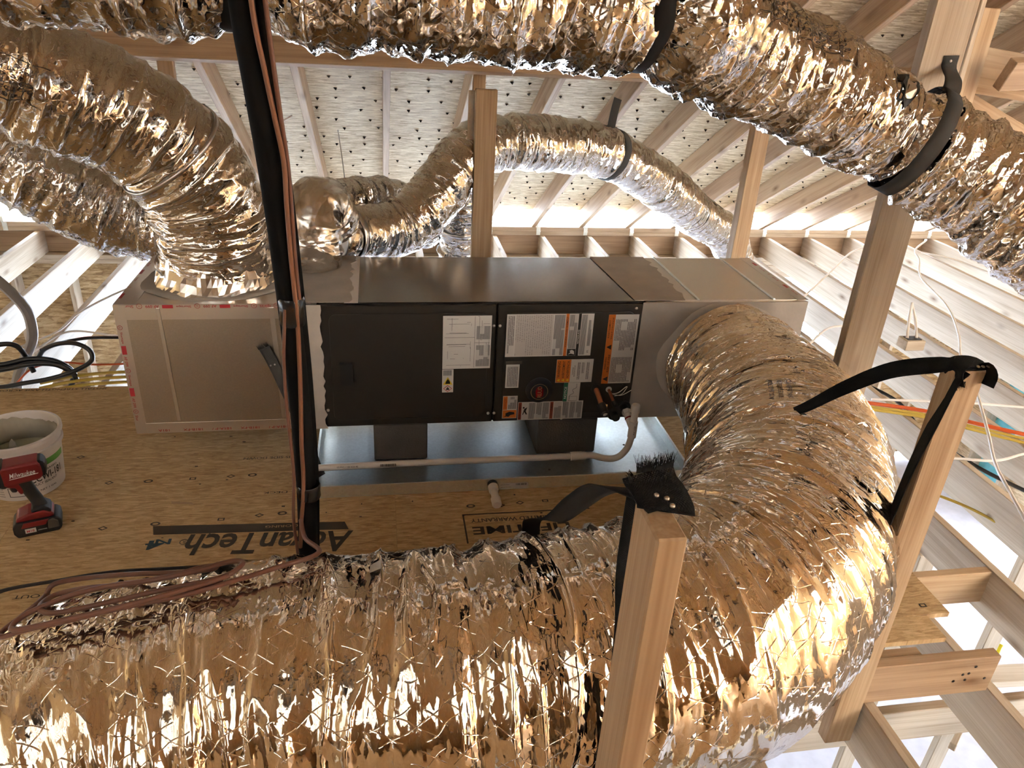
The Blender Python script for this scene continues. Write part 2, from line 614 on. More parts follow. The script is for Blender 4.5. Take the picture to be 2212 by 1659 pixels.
def lumber(name, p0, p1, w, t, mat='pine', parent=None, up=(0, 0, 1)):
    """board from p0 to p1; w along 'up', t across; local X runs along the board"""
    p0 = Vector(p0); p1 = Vector(p1)
    L = (p1 - p0).length
    key = (round(L, 3), round(w, 4), round(t, 4), mat)
    if key not in _lm:
        me = bpy.data.meshes.new(name)
        h = (L / 2, t / 2, w / 2)
        b = MB().rbox(-h[0], h[0], -h[1], h[1], -h[2], h[2], .003)
        me.from_pydata(b.v, [], b.f)
        me.materials.append(MAT[mat])
        me.update()
        _lm[key] = me
    o = bpy.data.objects.new(name, _lm[key])
    COL.objects.link(o)
    x = (p1 - p0).normalized()
    u = Vector(up)
    z = (u - x * u.dot(x)).normalized()
    y = z.cross(x)
    c = (p0 + p1) / 2
    M = Matrix(((x.x, y.x, z.x, c.x), (x.y, y.y, z.y, c.y), (x.z, y.z, z.z, c.z), (0, 0, 0, 1)))
    o.rotation_mode = 'QUATERNION'
    o.matrix_basis = M
    return attach(o, parent)


def ribbon(name, pts, wdir, w, mat='strap', parent=None, t=.002, n=40, smooth_=True, taper=None):
    """webbing strip along pts; wdir one vector or one per point; thin solid with UV in metres"""
    P = smooth(pts, n) if n else np.array(pts, float)
    wd = np.array(wdir, float)
    if wd.ndim == 1:
        W = np.repeat(wd[None], len(P), 0)
    else:
        q = np.linspace(0, 1, len(P))
        W = np.stack([np.interp(q, np.linspace(0, 1, len(wd)), wd[:, i]) for i in range(3)], 1)
    T = np.gradient(P, axis=0)
    T /= np.linalg.norm(T, axis=1)[:, None]
    W = W - T * np.sum(W * T, 1)[:, None]
    W /= np.linalg.norm(W, axis=1)[:, None]
    Nn = np.cross(T, W)
    cols = 5
    vs = []
    for sgn in (1, -1):
        for i in range(len(P)):
            for j in range(cols):
                vs.append(P[i] + W[i] * w * (1 if taper is None else float(np.interp(i / (len(P) - 1), np.linspace(0, 1, len(taper)), taper))) * (j / (cols - 1) - .5) + Nn[i] * sgn * t / 2)
    m = len(P)
    fs = []
    for i in range(m - 1):
        for j in range(cols - 1):
            a = i * cols + j
            fs.append((a, a + 1, a + cols + 1, a + cols))
            b = a + m * cols
            fs.append((b, b + cols, b + cols + 1, b + 1))
    for i in range(m - 1):
        for j in (0, cols - 1):
            a = i * cols + j
            q = (a, a + cols, a + cols + m * cols, a + m * cols)
            fs.append(q if j == 0 else q[::-1])
    for i in (0, m - 1):
        for j in range(cols - 1):
            a = i * cols + j
            fs.append((a, a + m * cols, a + 1 + m * cols, a + 1) if i == 0 else (a, a + 1, a + 1 + m * cols, a + m * cols))
    me = bpy.data.meshes.new(name)
    me.from_pydata([tuple(v) for v in vs], [], fs)
    s = np.r_[0, np.cumsum(np.linalg.norm(np.diff(P, axis=0), axis=1))]
    ul = me.uv_layers.new(name='uv')
    li = np.zeros(len(me.loops), int)
    me.loops.foreach_get('vertex_index', li)
    k = li % (m * cols)
    uv = np.stack([s[k // cols], (k % cols) / (cols - 1) * w], 1)
    ul.data.foreach_set('uv', uv.astype(np.float32).ravel())
    me.materials.append(MAT[mat])
    me.polygons.foreach_set('use_smooth', [smooth_] * len(me.polygons))
    me.update()
    o = bpy.data.objects.new(name, me)
    COL.objects.link(o)
    return attach(o, parent)


# ------------------------------------------------------------------ lettering
_tx = {}


def glyphs(s, bold=0.0, shear=0.0):
    """vertices (unit cap height, centred) and faces of a word"""
    key = (s, bold, shear)
    if key in _tx:
        return _tx[key]
    cu = bpy.data.curves.new('t', 'FONT')
    cu.body = s
    cu.size = 1.0
    cu.align_x = 'CENTER'
    cu.align_y = 'CENTER'
    cu.offset = bold
    cu.shear = shear
    cu.resolution_u = 3
    ob = bpy.data.objects.new('t', cu)
    COL.objects.link(ob)
    dg = bpy.context.evaluated_depsgraph_get()
    dg.update()
    me = bpy.data.meshes.new_from_object(ob.evaluated_get(dg))
    V = np.array([v.co[:] for v in me.vertices]).reshape(-1, 3)[:, :2]
    F = [tuple(p.vertices) for p in me.polygons]
    bpy.data.objects.remove(ob)
    bpy.data.curves.remove(cu)
    bpy.data.meshes.remove(me)
    if len(V):
        V = V - (V.max(0) + V.min(0)) / 2
        V = V / max(1e-6, (V.max(0) - V.min(0))[1])
    _tx[key] = (V, F)
    return V, F


def letters(mb, s, c, right, up, h, width=None, bold=0.0, shear=0.0, off=0.0):
    """add a word to a builder: centre c, letter height h, optional total width"""
    V, F = glyphs(s, bold, shear)
    if not len(V):
        return mb
    right = np.array(right, float); up = np.array(up, float); c = np.array(c, float)
    right /= np.linalg.norm(right); up /= np.linalg.norm(up)
    n = np.cross(right, up)
    sx = h if width is None else width / max(1e-6, V[:, 0].max() - V[:, 0].min())
    W = c + V[:, :1] * sx * right + V[:, 1:2] * h * up + n * off
    return mb.add(W.tolist(), F)


# ================================================================== the attic shell
SL = .566
CA, SA = math.cos(math.atan(SL)), math.sin(math.atan(SL))
PY, PZ = 3.934, -.085          # eave plate: inner face and top
RIDGE_Y = -3.3
SP = .439                      # rafter and joist spacing
ZR = lambda y: PZ + (PY - y) * SL      # underside of the far rafters
RZ = ZR(RIDGE_Y)
NUP = Vector((0, SA, CA))
RD = .15                       # rafter depth

ceiling = thing('ceiling', None, None, (0, PY, PZ), kind='structure')
# far slope rafters
for k in range(-14, 20):
    x = .289 + SP * k
    a = Vector((x, PY + .24, ZR(PY + .24))) + NUP * (RD / 2)
    b = Vector((x, RIDGE_Y, RZ)) + NUP * (RD / 2)
    lumber('rafter', a, b, RD, .038, 'pine_red' if k % 3 == 0 else 'pine', ceiling, up=NUP)
# far slope sheathing panels
PW, PH = SP * 6, 1.22
row = 0
s = .03
slope_len = (PY - RIDGE_Y) / CA
_pan = {}


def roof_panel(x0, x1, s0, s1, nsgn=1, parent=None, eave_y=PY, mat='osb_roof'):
    """sheet on a roof slope: s measured up the slope from the plate"""
    L, H = x1 - x0 - .003, s1 - s0 - .003
    key = (round(L, 3), round(H, 3), mat)
    if key not in _pan:
        me = bpy.data.meshes.new('roof_panel')
        b = MB().box(-L / 2, L / 2, -H / 2, H / 2, 0, .012)
        me.from_pydata(b.v, [], b.f)
        me.materials.append(MAT[mat])
        me.update()
        _pan[key] = me
    o = bpy.data.objects.new('roof_panel', _pan[key])
    COL.objects.link(o)
    sm = (s0 + s1) / 2
    up_s = Vector((0, -CA * nsgn, SA))
    nn = Vector((0, SA * nsgn, CA))
    c = Vector(((x0 + x1) / 2, eave_y, PZ)) + up_s * sm + nn * (RD + .001)
    x = Vector((1, 0, 0)) * (1 if nsgn > 0 else -1)
    y = nn.cross(x)
    o.rotation_mode = 'QUATERNION'
    o.matrix_basis = Matrix(((x.x, y.x, nn.x, c.x), (x.y, y.y, nn.y, c.y), (x.z, y.z, nn.z, c.z), (0, 0, 0, 1)))
    return attach(o, parent)


while s < slope_len - .05:
    s1 = min(s + PH, slope_len)
    x = .289 - SP * 15
    while x < 8.6:
        x1 = min(x + (PW / 2 if (row % 2 and x < -6) else PW), 8.6)
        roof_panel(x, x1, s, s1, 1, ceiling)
        x = x1
    s = s1
    row += 1
# roofing nail points poking through the sheathing
nb = MB()
rn = random.Random(3)
for i in range(22):
    sv = .25 + i * .145
    x = -1.2
    while x < 4.6:
        x += rn.uniform(.09, .26)
        q = Vector((x, PY, PZ)) + Vector((0, -CA, SA)) * (sv + rn.uniform(-.012, .012)) + NUP * RD
        d = -NUP
        a = Vector((1, 0, 0)) * .0048
        b = Vector((0, CA, -SA)) * .0055
        tip = q + d * rn.uniform(.010, .018) + a * rn.uniform(-1, 1)
        nb.add([q + a * 2.2, q + b, q - a * 2.2, q - b, tip], [(0, 1, 4), (1, 2, 4), (2, 3, 4), (3, 0, 4)])
nb.build('roofing_nail_points', 'nail', ceiling)['kind'] = 'stuff'

# back slope behind the viewer
BY = 2 * RIDGE_Y - PY
ceiling_b = thing('ceiling_back', None, None, (0, BY, PZ), kind='structure')
for k in range(-14, 20):
    x = .289 + SP * k
    nb2 = Vector((0, -SA, CA))
    a = Vector((x, BY - .34, PZ - .34 * SL)) + nb2 * (RD / 2)
    b = Vector((x, RIDGE_Y, RZ)) + nb2 * (RD / 2)
    lumber('rafter', a, b, RD, .038, 'pine', ceiling_b, up=nb2)
s = -.4 / CA
while s < slope_len - .05:
    s1 = min(s + PH, slope_len)
    x = -6.0
    while x < 8.6:
        x1 = min(x + PW, 8.6)
        # unseen translucent sheets added in some bays to brighten the foreground
        roof_panel(x, x1, s, s1, -1, ceiling_b, BY, 'fill_sheet_bright' if (3.0 < x and 1.5 < s < 7.4) else 'fill_sheet' if (x < -3.0 and 3.9 < s < 7.4) else 'osb_back')
        x = x1
    s = s1
MB().box(-6, 8.6, BY - .02, BY + .02, PZ - .3, PZ + .2).build('eave_light_block', 'pine', ceiling_b)  # added behind the viewer to shut out light at the back eave
# black felt and ridge cap, added unseen to stop sky light leaking in
for sgn, par, ey in ((1, ceiling, PY), (-1, ceiling_b, BY)):
    us = Vector((0, -CA * sgn, SA)); nn = Vector((0, SA * sgn, CA))
    o0 = Vector((0, ey, PZ)) + nn * (RD + .016)
    if sgn > 0:
        MB().prism([(-6.1, .03), (8.6, .03), (8.6, slope_len + .12), (-6.1, slope_len + .12)], o0, (1, 0, 0), us, nn * .004).build('felt_light_seal', 'black', par)
    else:
        MB().prism([(-6.1, slope_len - .7), (8.6, slope_len - .7), (8.6, slope_len + .12), (-6.1, slope_len + .12)], o0, (1, 0, 0), us, nn * .004).build('felt_light_seal', 'black', par)
# gable ends
for nm, gx in (('wall_left', -6.05), ('wall_right', 8.62)):
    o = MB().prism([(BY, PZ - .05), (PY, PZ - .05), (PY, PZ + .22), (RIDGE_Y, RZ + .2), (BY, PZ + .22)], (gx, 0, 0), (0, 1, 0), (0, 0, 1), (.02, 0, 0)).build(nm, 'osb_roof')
    o['kind'] = 'structure'

# ---------------------------------------------------------------- far eave wall: plates, ties, rim
wall = thing('wall_far', None, None, (0, PY, -2.8), kind='structure')
for zz in (PZ - .038, PZ - .076):
    lumber('top_plate', (-6, PY + .07, zz + .019), (1.02, PY + .07, zz + .019), .038, .14, 'pine_pale', wall)
    lumber('top_plate', (1.023, PY + .07, zz + .019), (8.6, PY + .07, zz + .019), .038, .14, 'pine_pale', wall)
lumber('rim_board', (-6, PY + .10, -.26), (8.6, PY + .10, -.26), .198, .038, 'pine_red', wall)
for zz in (-.379, -.417):
    lumber('top_plate', (-6, PY + .07, zz), (8.6, PY + .07, zz), .038, .14, 'pine_pale', wall)
for k in range(-9, 19):
    x = .289 + SP * k + .045
    b = MB()
    b.box(x - .018, x + .018, PY - .003, PY - .0015, PZ - .072, PZ - .004)
    b.box(x - .024, x - .004, PY - .003, PY - .0015, PZ - .004, PZ + .045)
    b.obox((x + .004, PY - .006, PZ - .038), (.016, 0, 0), (0, .004, 0), (0, 0, .004))
    b.build('hurricane_tie', 'galv', wall)
# lower storey far wall: studs and sheathing with window openings
openings = [(-1.95, -.3), (.2, 2.9), (3.55, 5.0)]  # widened behind the unit so more daylight reaches the roof
for k in range(-14, 20):
    x = .289 + SP * k
    if any(a < x < b for a, b in openings):
        continue
    lumber('stud', (x, PY + .07, -2.75), (x, PY + .07, -.437), .038, .14, 'pine_pale', wall, up=(1, 0, 0))
segs = []
x = -6.0
for a, b in openings + [(8.6, 8.6)]:
    while x < a - .01:
        x1 = min(x + 1.22, a)
        MB().box(x + .002, x1 - .002, PY + .142, PY + .154, -2.75, -.17).build('wall_panel', 'osb_wall', wall)
        x = x1
    x = b
for a, b in openings:
    MB().box(a, b, PY + .142, PY + .154, -2.75, -1.95).build('wall_panel', 'osb_wall', wall)
    lumber('sill', (a, PY + .07, -1.93), (b, PY + .07, -1.93), .038, .14, 'pine_pale', wall)
    lumber('header', (a, PY + .07, -.50), (b, PY + .07, -.50), .12, .14, 'pine_pale', wall)
for i, (a, b) in enumerate(openings):
    w = thing('window_%d' % (i + 1), None, None, (a, PY + .15, -1.9), kind='structure')
    m = (a + b) / 2
    for (x0, x1, z0, z1) in ((a + .02, a + .07, -1.9, -.58), (b - .07, b - .02, -1.9, -.58), (a + .07, b - .07, -1.9, -1.85), (a + .07, b - .07, -.63, -.58), (m - .03, m + .03, -1.85, -.63), (a + .07, b - .07, -1.26, -1.22)):
        MB().box(x0, x1, PY + .1, PY + .15, z0, z1).build('window_frame', 'frame_white', w)
    for (x0, x1) in ((a + .07, m - .03), (m + .03, b - .07)):
        MB().box(x0, x1, PY + .12, PY + .126, -1.85, -.63).build('pane', 'glass', w)
# right lower wall seen through the joists
wr = thing('wall_right_lower', None, None, (6.6, 1.0, -2.8), kind='structure')
y = 3.9
i = 0
while y > -2.4:
    lumber('stud', (6.6, y, -2.75), (6.6, y, -.437), .038, .14, 'pine_pale', wr, up=(0, 1, 0))
    if i % 5 not in (3, 4):
        MB().box(6.68, 6.692, y - SP + .002, y - .002, -2.75, -.2).build('wall_panel', 'teal' if i % 3 == 1 else 'osb_pale', wr)
    y -= SP
    i += 1
lumber('top_plate', (6.6, 3.9, -.40), (6.6, -2.4, -.40), .076, .14, 'pine_pale', wr)
for nm, bx in (('wall_left_lower', (-4.6, -4.58, -4.2, PY + .15)), ('wall_near_lower', (-4.6, 6.7, -4.22, -4.2))):  # closed walls added to cut light from the near and left sides
    o = MB().box(bx[0], bx[1], bx[2], bx[3], -2.8, -.36).build(nm, 'osb_roof')
    o['kind'] = 'structure'
fl = MB().box(-6, 8.6, -10, PY + .15, -2.83, -2.80).build('floor_lower', 'subfloor')
fl['kind'] = 'structure'

# ---------------------------------------------------------------- deck and joists
floor = thing('floor', None, None, (0, 0, -.36), kind='structure')
JT, JD = -.16, .198
xs = [-1.648 - SP * k for k in range(0, 10)] + [-1.648 + SP * k for k in range(1, 6)] + [4.305 + SP * k for k in range(-8, 10)]
for i, x in enumerate(sorted(xs)):
    lumber('joist', (x + .019, BY, JT - JD / 2), (x + .019, PY + .08, JT - JD / 2), JD, .038, 'pine_pale', floor)
DY0, DY1 = -1.16, .746
# raised platform under the deck
for (a, b) in (((-3.4, -1.185, -.09), (1.86, -1.185, -.09)), ((-3.4, .72, -.09), (2.0, .72, -.09)), ((-3.4, -.25, -.09), (2.0, -.25, -.09))):
    lumber('deck_rim' if a[1] < -1 else 'sleeper', a, b, .138, .038, 'pine_red', floor)
for xx in (.2685, -1.05, .19, -2.25):
    lumber('sleeper', (xx, -1.15, -.09), (xx, .7, -.09), .138, .038, 'pine_red', floor)
lumber('deck_rim', (1.55, -1.225, -.085), (2.10, -1.225, -.085), .15, .038, 'pine_red', floor)
# OSB deck panels: seams along X at y = -.475, staggered ends
for (x0, x1, y0, y1) in ((-3.4, -2.25, -.155, DY1), (-2.25, .19, -.155, DY1), (.19, 2.05, -.155, DY1),
                         (-3.4, -1.05, DY0, -.1555), (-1.05, .2685, DY0, -.1555), (.2685, 1.55, DY0, -.1555)):
    MB().box(x0 + .0004, x1 - .0004, y0, y1, -.018, 0).build('deck_panel', 'osb', floor)
MB().box(1.553, 2.05, -1.06, -.1555, -.018, 0).build('deck_panel', 'osb', floor)
MB().box(1.553, 1.965, -1.16, -1.063, -.020, -.002).build('deck_panel', 'osb', floor)
y = -2.18  # unseen deck behind the viewer, added to block light from below
while y > BY + .2:
    y1 = max(y - 1.22, BY)
    for k in range(6):
        MB().box(-6 + 2.44 * k, -6 + 2.44 * (k + 1) - .003, y1 + .002, y, JT, JT + .018).build('deck_panel', 'osb_back', floor)
    y = y1
for (x, z) in ((2.02, -.045), (1.985, -.075), (2.005, -.072), (1.96, -.10), (2.0, -.098), (2.07, -.10)):
    MB().lathe([(.005, 0), (.005, .001), (.002, .0015)], (x, -1.244, z), (0, -1, 0), 8).build('nail_head', 'nail', floor)


# ================================================================== flexible ducts
def vnoise(u, v, seed, pv, lin=True):
    """value noise, periodic in v with period pv"""
    tb = np.random.RandomState(seed).rand(512, pv)
    iu = np.floor(u).astype(int); iv = np.floor(v).astype(int)
    fu = u - iu; fv = v - iv
    if not lin:
        fu = fu * fu * (3 - 2 * fu); fv = fv * fv * (3 - 2 * fv)
    a = tb[iu % 512, iv % pv]; b = tb[(iu + 1) % 512, iv % pv]
    c = tb[iu % 512, (iv + 1) % pv]; d = tb[(iu + 1) % 512, (iv + 1) % pv]
    return (a * (1 - fu) + b * fu) * (1 - fv) + (c * (1 - fu) + d * fu) * fv


def flex(name, pts, ds, nt, mat, parent, seed=1, amp=1.0, coil=.004, crum=1.0, pinch=(), fold=1.0, flat=None, a0=None):
    """wrinkled foil sleeve along pts [(x, y, z, radius)]; returns the surface grid for prints and straps"""
    P4 = smooth(pts, 400)
    seg = np.linalg.norm(np.diff(P4[:, :3], axis=0), axis=1)
    S = np.r_[0, np.cumsum(seg)]
    n = int(S[-1] / ds)
    sq = np.linspace(0, S[-1], n)
    P = np.stack([np.interp(sq, S, P4[:, i]) for i in range(3)], 1)
    for _ in range(6):
        P[1:-1] = (P[:-2] + 2 * P[1:-1] + P[2:]) / 4
    R = np.interp(sq, S, P4[:, 3])
    T, N, B = frames(P)
    K = np.gradient(T, axis=0) / (sq[1] - sq[0])
    ker = np.ones(25) / 25
    K = np.stack([np.convolve(K[:, i], ker, 'same') for i in range(3)], 1)
    th = np.linspace(0, 1, nt, endpoint=False)
    U, V = np.meshgrid(sq, th, indexing='ij')
    ang = 2 * np.pi * V
    D = np.cos(ang)[..., None] * N[:, None, :] + np.sin(ang)[..., None] * B[:, None, :]
    Rm = R.mean()
    c = max(3, int(round(6 * Rm / .3)))
    warp = .022 * (vnoise(U * 9, V * c * 2, seed, c * 2, False) - .5) + .012 * (vnoise(U * 30, V * c * 4, seed + 1, c * 4, False) - .5)
    Uw = U + warp
    h = .016 * (vnoise(Uw * 5.5, V * c, seed + 2, c, False) - .5)
    h += .012 * (vnoise(Uw * 34, V * c * 2, seed + 3, c * 2) - .5)
    rid = 1 - 2 * np.abs(vnoise(Uw * 21, V * c, seed + 4, c) - .5)
    h += .013 * (rid ** 6) + .004 * rid
    rid2 = 1 - 2 * np.abs(vnoise(Uw * 62 + 4 * V, V * c * 4, seed + 5, c * 4) - .5)
    h += .0045 * (rid2 ** 2)
    h += crum * .0052 * (vnoise(Uw * 85, V * c * 15, seed + 6, c * 15) - .5)
    h += crum * .0030 * (vnoise(Uw * 150, V * c * 24, seed + 8, c * 24) - .5)
    h += coil * np.sin(2 * np.pi * Uw / .052) * (.5 + vnoise(U * 7, V * c, seed + 7, c))
    comp = np.clip(np.einsum('ijk,ik->ij', D, K) * R[:, None], -1, 1)
    inner = np.clip(comp, 0, 1)
    rid3 = 1 - 2 * np.abs(vnoise(Uw * 16, V * c * 2, seed + 9, c * 2) - .5)
    h = h * (1 - .45 * np.clip(-comp, 0, 1)) + fold * .045 * inner * (rid3 ** 2 - .4)
    h *= amp
    end = np.clip(np.minimum(sq, S[-1] - sq) / .05, 0, 1)[:, None]
    h = h * (.35 + .65 * end)
    rr = R[:, None] + h
    for (f, dep, wid) in pinch:
        if not np.isscalar(f):
            f = sq[np.argmin(((P - np.array(f)) ** 2).sum(1))] / S[-1]
        g = np.exp(-((U - f * S[-1] + .012 * np.sin(ang * 2)) / wid) ** 2)
        rr = rr - dep * g
    X = P[:, None, :] + rr[..., None] * D
    if flat:
        for (axis, val, sgn) in flat:
            q = X[..., axis]
            X[..., axis] = np.where(sgn * (q - val) < 0, val + (q - val) * .15, q)
    me = bpy.data.meshes.new(name)
    nv = n * nt
    me.vertices.add(nv)
    me.vertices.foreach_set('co', X.reshape(-1).astype(np.float32))
    i = np.arange(n - 1)[:, None]; j = np.arange(nt)[None, :]
    k = (j + 1) % nt
    quads = np.stack([i * nt + j, (i + 1) * nt + j, (i + 1) * nt + k, i * nt + k], -1).reshape(-1, 4)
    nf = len(quads)
    me.loops.add(nf * 4)
    me.loops.foreach_set('vertex_index', quads.reshape(-1).astype(np.int32))
    me.polygons.add(nf)
    me.polygons.foreach_set('loop_start', (np.arange(nf) * 4).astype(np.int32))
    me.polygons.foreach_set('loop_total', np.full(nf, 4, np.int32))
    ul = me.uv_layers.new(name='uv')
    jj = np.broadcast_to(j, (n - 1, nt)); ii = np.broadcast_to(i, (n - 1, nt))
    cir = 2 * np.pi * Rm
    uv = np.stack([np.stack([sq[ii], jj / nt * cir], -1), np.stack([sq[ii + 1], jj / nt * cir], -1),
                   np.stack([sq[ii + 1], (jj + 1) / nt * cir], -1), np.stack([sq[ii], (jj + 1) / nt * cir], -1)], 2)
    ul.data.foreach_set('uv', uv.reshape(-1).astype(np.float32))
    me.polygons.foreach_set('use_smooth', np.ones(nf, bool))
    me.materials.append(MAT[mat])
    me.update()
    o = bpy.data.objects.new('foil_jacket', me)
    COL.objects.link(o)
    attach(o, parent)
    Nn = np.cross(np.gradient(X, axis=0), np.gradient(np.concatenate([X, X[:, :1]], 1), axis=1)[:, :-1])
    Nn = D
    return dict(X=X, N=Nn, P=P, S=sq, L=S[-1], R=R, T=T, o=o)


def surf(g, s, t, off=0.0):
    """points on a duct surface; s in metres, t in turns"""
    n, nt = g['X'].shape[:2]
    fi = np.clip(np.asarray(s, float) / g['L'] * (n - 1), 0, n - 1.001)
    fj = (np.asarray(t, float) % 1.0) * nt
    i = fi.astype(int); j = fj.astype(int) % nt
    a = (fi - i)[..., None]; b = (fj - np.floor(fj))[..., None]
    j2 = (j + 1) % nt
    X = g['X']
    p = (X[i, j] * (1 - a) + X[i + 1, j] * a) * (1 - b) + (X[i, j2] * (1 - a) + X[i + 1, j2] * a) * b
    return p + g['N'][i, j] * off


def near(g, p):
    """(s, t) of the grid point closest to p"""
    d = ((g['X'] - np.array(p)) ** 2).sum(-1)
    i, j = np.unravel_index(np.argmin(d), d.shape)
    return g['S'][i], j / g['X'].shape[1]


def duct_print(g, name, word, s, t, h, mat='ink_foil', parent=None, flip=1, width=None, off=.003, around=False, shear=0):
    """lettering laid on a duct surface along its length (or around it)"""
    V, F = glyphs(word, .0, shear)
    if not len(V):
        return
    sx = h if width is None else width / (V[:, 0].max() - V[:, 0].min())
    cir = 2 * math.pi * float(np.interp(s, g['S'], g['R']))
    a, b = (V[:, 0] * sx * flip, V[:, 1] * h * flip)
    if around:
        a, b = -b, a
    W = surf(g, s + a, t + b / cir, off)
    return MB().add(W.tolist(), F).build(name, mat, parent)


def wrap(g, name, s, w, mat, parent, off=.004, skew=0.0, t0=0.0, t1=1.0, wob=.0):
    """band hugging a duct round its girth"""
    nn = 64
    tt = np.linspace(t0, t1, nn)
    vs, fs = [], []
    i0 = int(np.argmin(np.abs(g['S'] - s)))
    T = g['T'][i0]
    mid = surf(g, s + skew * np.sin(2 * np.pi * tt), tt, off)
    c0 = g['P'][i0]
    rad = np.linalg.norm(mid - c0, axis=1)
    rad = np.maximum(rad, np.convolve(np.r_[rad[-9:], rad, rad[:9]], np.ones(19) / 19, 'valid'))
    mid = c0 + (mid - c0) / np.linalg.norm(mid - c0, axis=1)[:, None] * rad[:, None]
    for k, ds_ in enumerate((-w / 2, 0, w / 2)):
        vs += (mid + T * ds_).tolist()
    for k in range(2):
        for i in range(nn - 1):
            fs.append((k * nn + i, k * nn + i + 1, (k + 1) * nn + i + 1, (k + 1) * nn + i))
    o = MB().add(vs, fs).build(name, mat, parent, True)
    md = o.modifiers.new('thickness', 'SOLIDIFY')
    md.thickness = .003
    md.offset = 1
    return o


# ---------------------------------------------------------------- the ducts themselves
d_big = thing('flexible_duct', 'very wide silver foil flexible duct curving from the return plenum across the foreground', 'duct', (.45, -1.43, .02))
G_big = flex('d', [(1.62, .03, .43, .235), (1.62, -.25, .43, .27), (1.56, -.65, .41, .30), (1.38, -1.03, .38, .31), (1.03, -1.35, .33, .312), (.45, -1.43, .31, .30),
                   (-.1, -1.41, .28, .30), (-.45, -1.45, .22, .30), (-.75, -1.6, .05, .29), (-.85, -1.7, -.12, .28)],
             .0038, 380, 'foil_big', d_big, 11, .72, .0012, .30, ((.10, .008, .02), (.60, .012, .02)), .9)
d_top = thing('flexible_duct', 'silver foil duct slung by straps across the top of the attic', 'duct', (.4, -.8, 1.58))
G_top = flex('d', [(-1.3, -.9, 1.80, .15), (-.6, -.88, 1.78, .15), (-.05, -.85, 1.76, .15), (.4, -.82, 1.74, .15), (.85, -.78, 1.715, .148), (1.2, -.68, 1.62, .142), (1.63, -.62, 1.46, .14),
                   (1.95, -.74, 1.31, .152), (2.2, -.92, 1.15, .165), (2.5, -1.2, .95, .17)],
             .0045, 220, 'foil', d_top, 23, .95, .003, 1.25, (((-.012, -.85, 1.758), .050, .055), ((.872, -.775, 1.71), .055, .055), ((1.70, -.635, 1.432), .022, .03)), 1.0)
d_a = thing('flexible_duct', 'thick foil duct rising from the left plenum top and bending left', 'duct', (-.385, .27, .69))
G_a = flex('d', [(-.385, .27, .69, .205), (-.375, .26, .87, .195), (-.41, .2, 1.1, .19), (-.59, .09, 1.31, .185), (-.9, -.05, 1.47, .185), (-1.3, -.15, 1.58, .185), (-1.7, -.2, 1.65, .185)],
           .0045, 240, 'foil_mid', d_a, 37, .8, .002, .5, ((.30, .018, .012), (.52, .02, .014), (.02, .0, .01)), 1.0)
d_b = thing('flexible_duct', 'crinkled foil duct passing low behind the thick left duct', 'duct', (-.85, .72, .66))
G_b = flex('d', [(-.40, .72, .80, .165), (-.62, .74, .78, .17), (-.88, .72, .85, .17), (-1.15, .67, 1.03, .17), (-1.5, .6, 1.27, .17), (-1.9, .5, 1.5, .17)],
           .006, 160, 'foil', d_b, 41, 1.0, .003, 1.2, (), 1.0)
d_c = thing('flexible_duct', 'foil duct arching over behind the air handler and dropping to the right eave', 'duct', (.8, 1.25, .95))
G_c = flex('d', [(.03, .62, .76, .10), (.16, .76, .75, .115), (.33, .88, .73, .13), (.48, .96, .84, .13), (.61, 1.08, .99, .125), (.8, 1.22, 1.075, .13), (1.2, 1.4, 1.05, .135), (1.5, 1.5, .99, .13),
                 (1.9, 1.7, .78, .13), (2.3, 2.0, .52, .125), (2.62, 2.28, .34, .125), (2.85, 2.45, .05, .125), (2.9, 2.48, -.5, .125)],
           .0065, 150, 'foil_mid', d_c, 53, .65, .003, .6, ((.27, .02, .02), (.525, .012, .02)), .8)
d_d = thing('flexible_duct', 'short foil duct lying behind the start of the arching duct', 'duct', (.2, .95, .72))
G_d = flex('d', [(-.02, .84, .86, .085), (.12, 1.0, .84, .09), (.28, 1.18, .80, .09), (.44, 1.42, .7, .09), (.5, 1.6, .5, .09)],
           .006, 110, 'foil', d_d, 59, .7, .002, .8, (), .6)
d_e = thing('flexible_duct', 'bright foil duct dropping down beside the bare post behind the unit', 'duct', (.66, 1.35, -.2))
G_e = flex('d', [(.66, 1.28, .86, .09), (.66, 1.33, .62, .105), (.665, 1.38, .35, .105), (.68, 1.42, .0, .10), (.7, 1.45, -.5, .10)],
           .006, 120, 'foil', d_e, 61, .7, .003, .8, (), .6)


# ================================================================== the air handler and its plenums
UX, UD, UZ0, UZ1 = 1.2556, .5637, .17, .689
RT, UPV = (0, 0, 1), (-1, 0, 0)      # print on the unit reads upwards: it lies on its side
unit = thing('air_handler', 'dark grey horizontal air handler with warning labels lying on two grey blocks', 'air handler', (UX / 2, UD / 2, UZ0))
MB().rbox(0, UX, .012, UD, UZ0, UZ1, .003).build('cabinet', 'cabinet', unit)
MB().rbox(.01, UX - .004, .006, UD - .004, UZ1, UZ1 + .003, .001).build('top_panel', 'cabinet_top', unit)


def door(name, x0, x1, z0, z1):
    b = MB()
    b.rbox(x0, x1, -.006, .012, z0, z1, .003)
    o = b.build(name, 'cabinet', unit)
    r = .028
    # raised field with rounded corners
    poly = []
    fx0, fx1, fz0, fz1 = x0 + .03, x1 - .03, z0 + .03, z1 - .03
    for (cx, cz, a0) in ((fx1 - r, fz1 - r, 0), (fx0 + r, fz1 - r, 90), (fx0 + r, fz0 + r, 180), (fx1 - r, fz0 + r, 270)):
        for k in range(7):
            a = math.radians(a0 + 15 * k)
            poly.append((cx + r * math.cos(a), cz + r * math.sin(a)))
    MB().prism(poly, (0, -.006, 0), (1, 0, 0), (0, 0, 1), (0, -.006, 0)).build('raised_field', 'cabinet', o, bevel=.003)
    return o


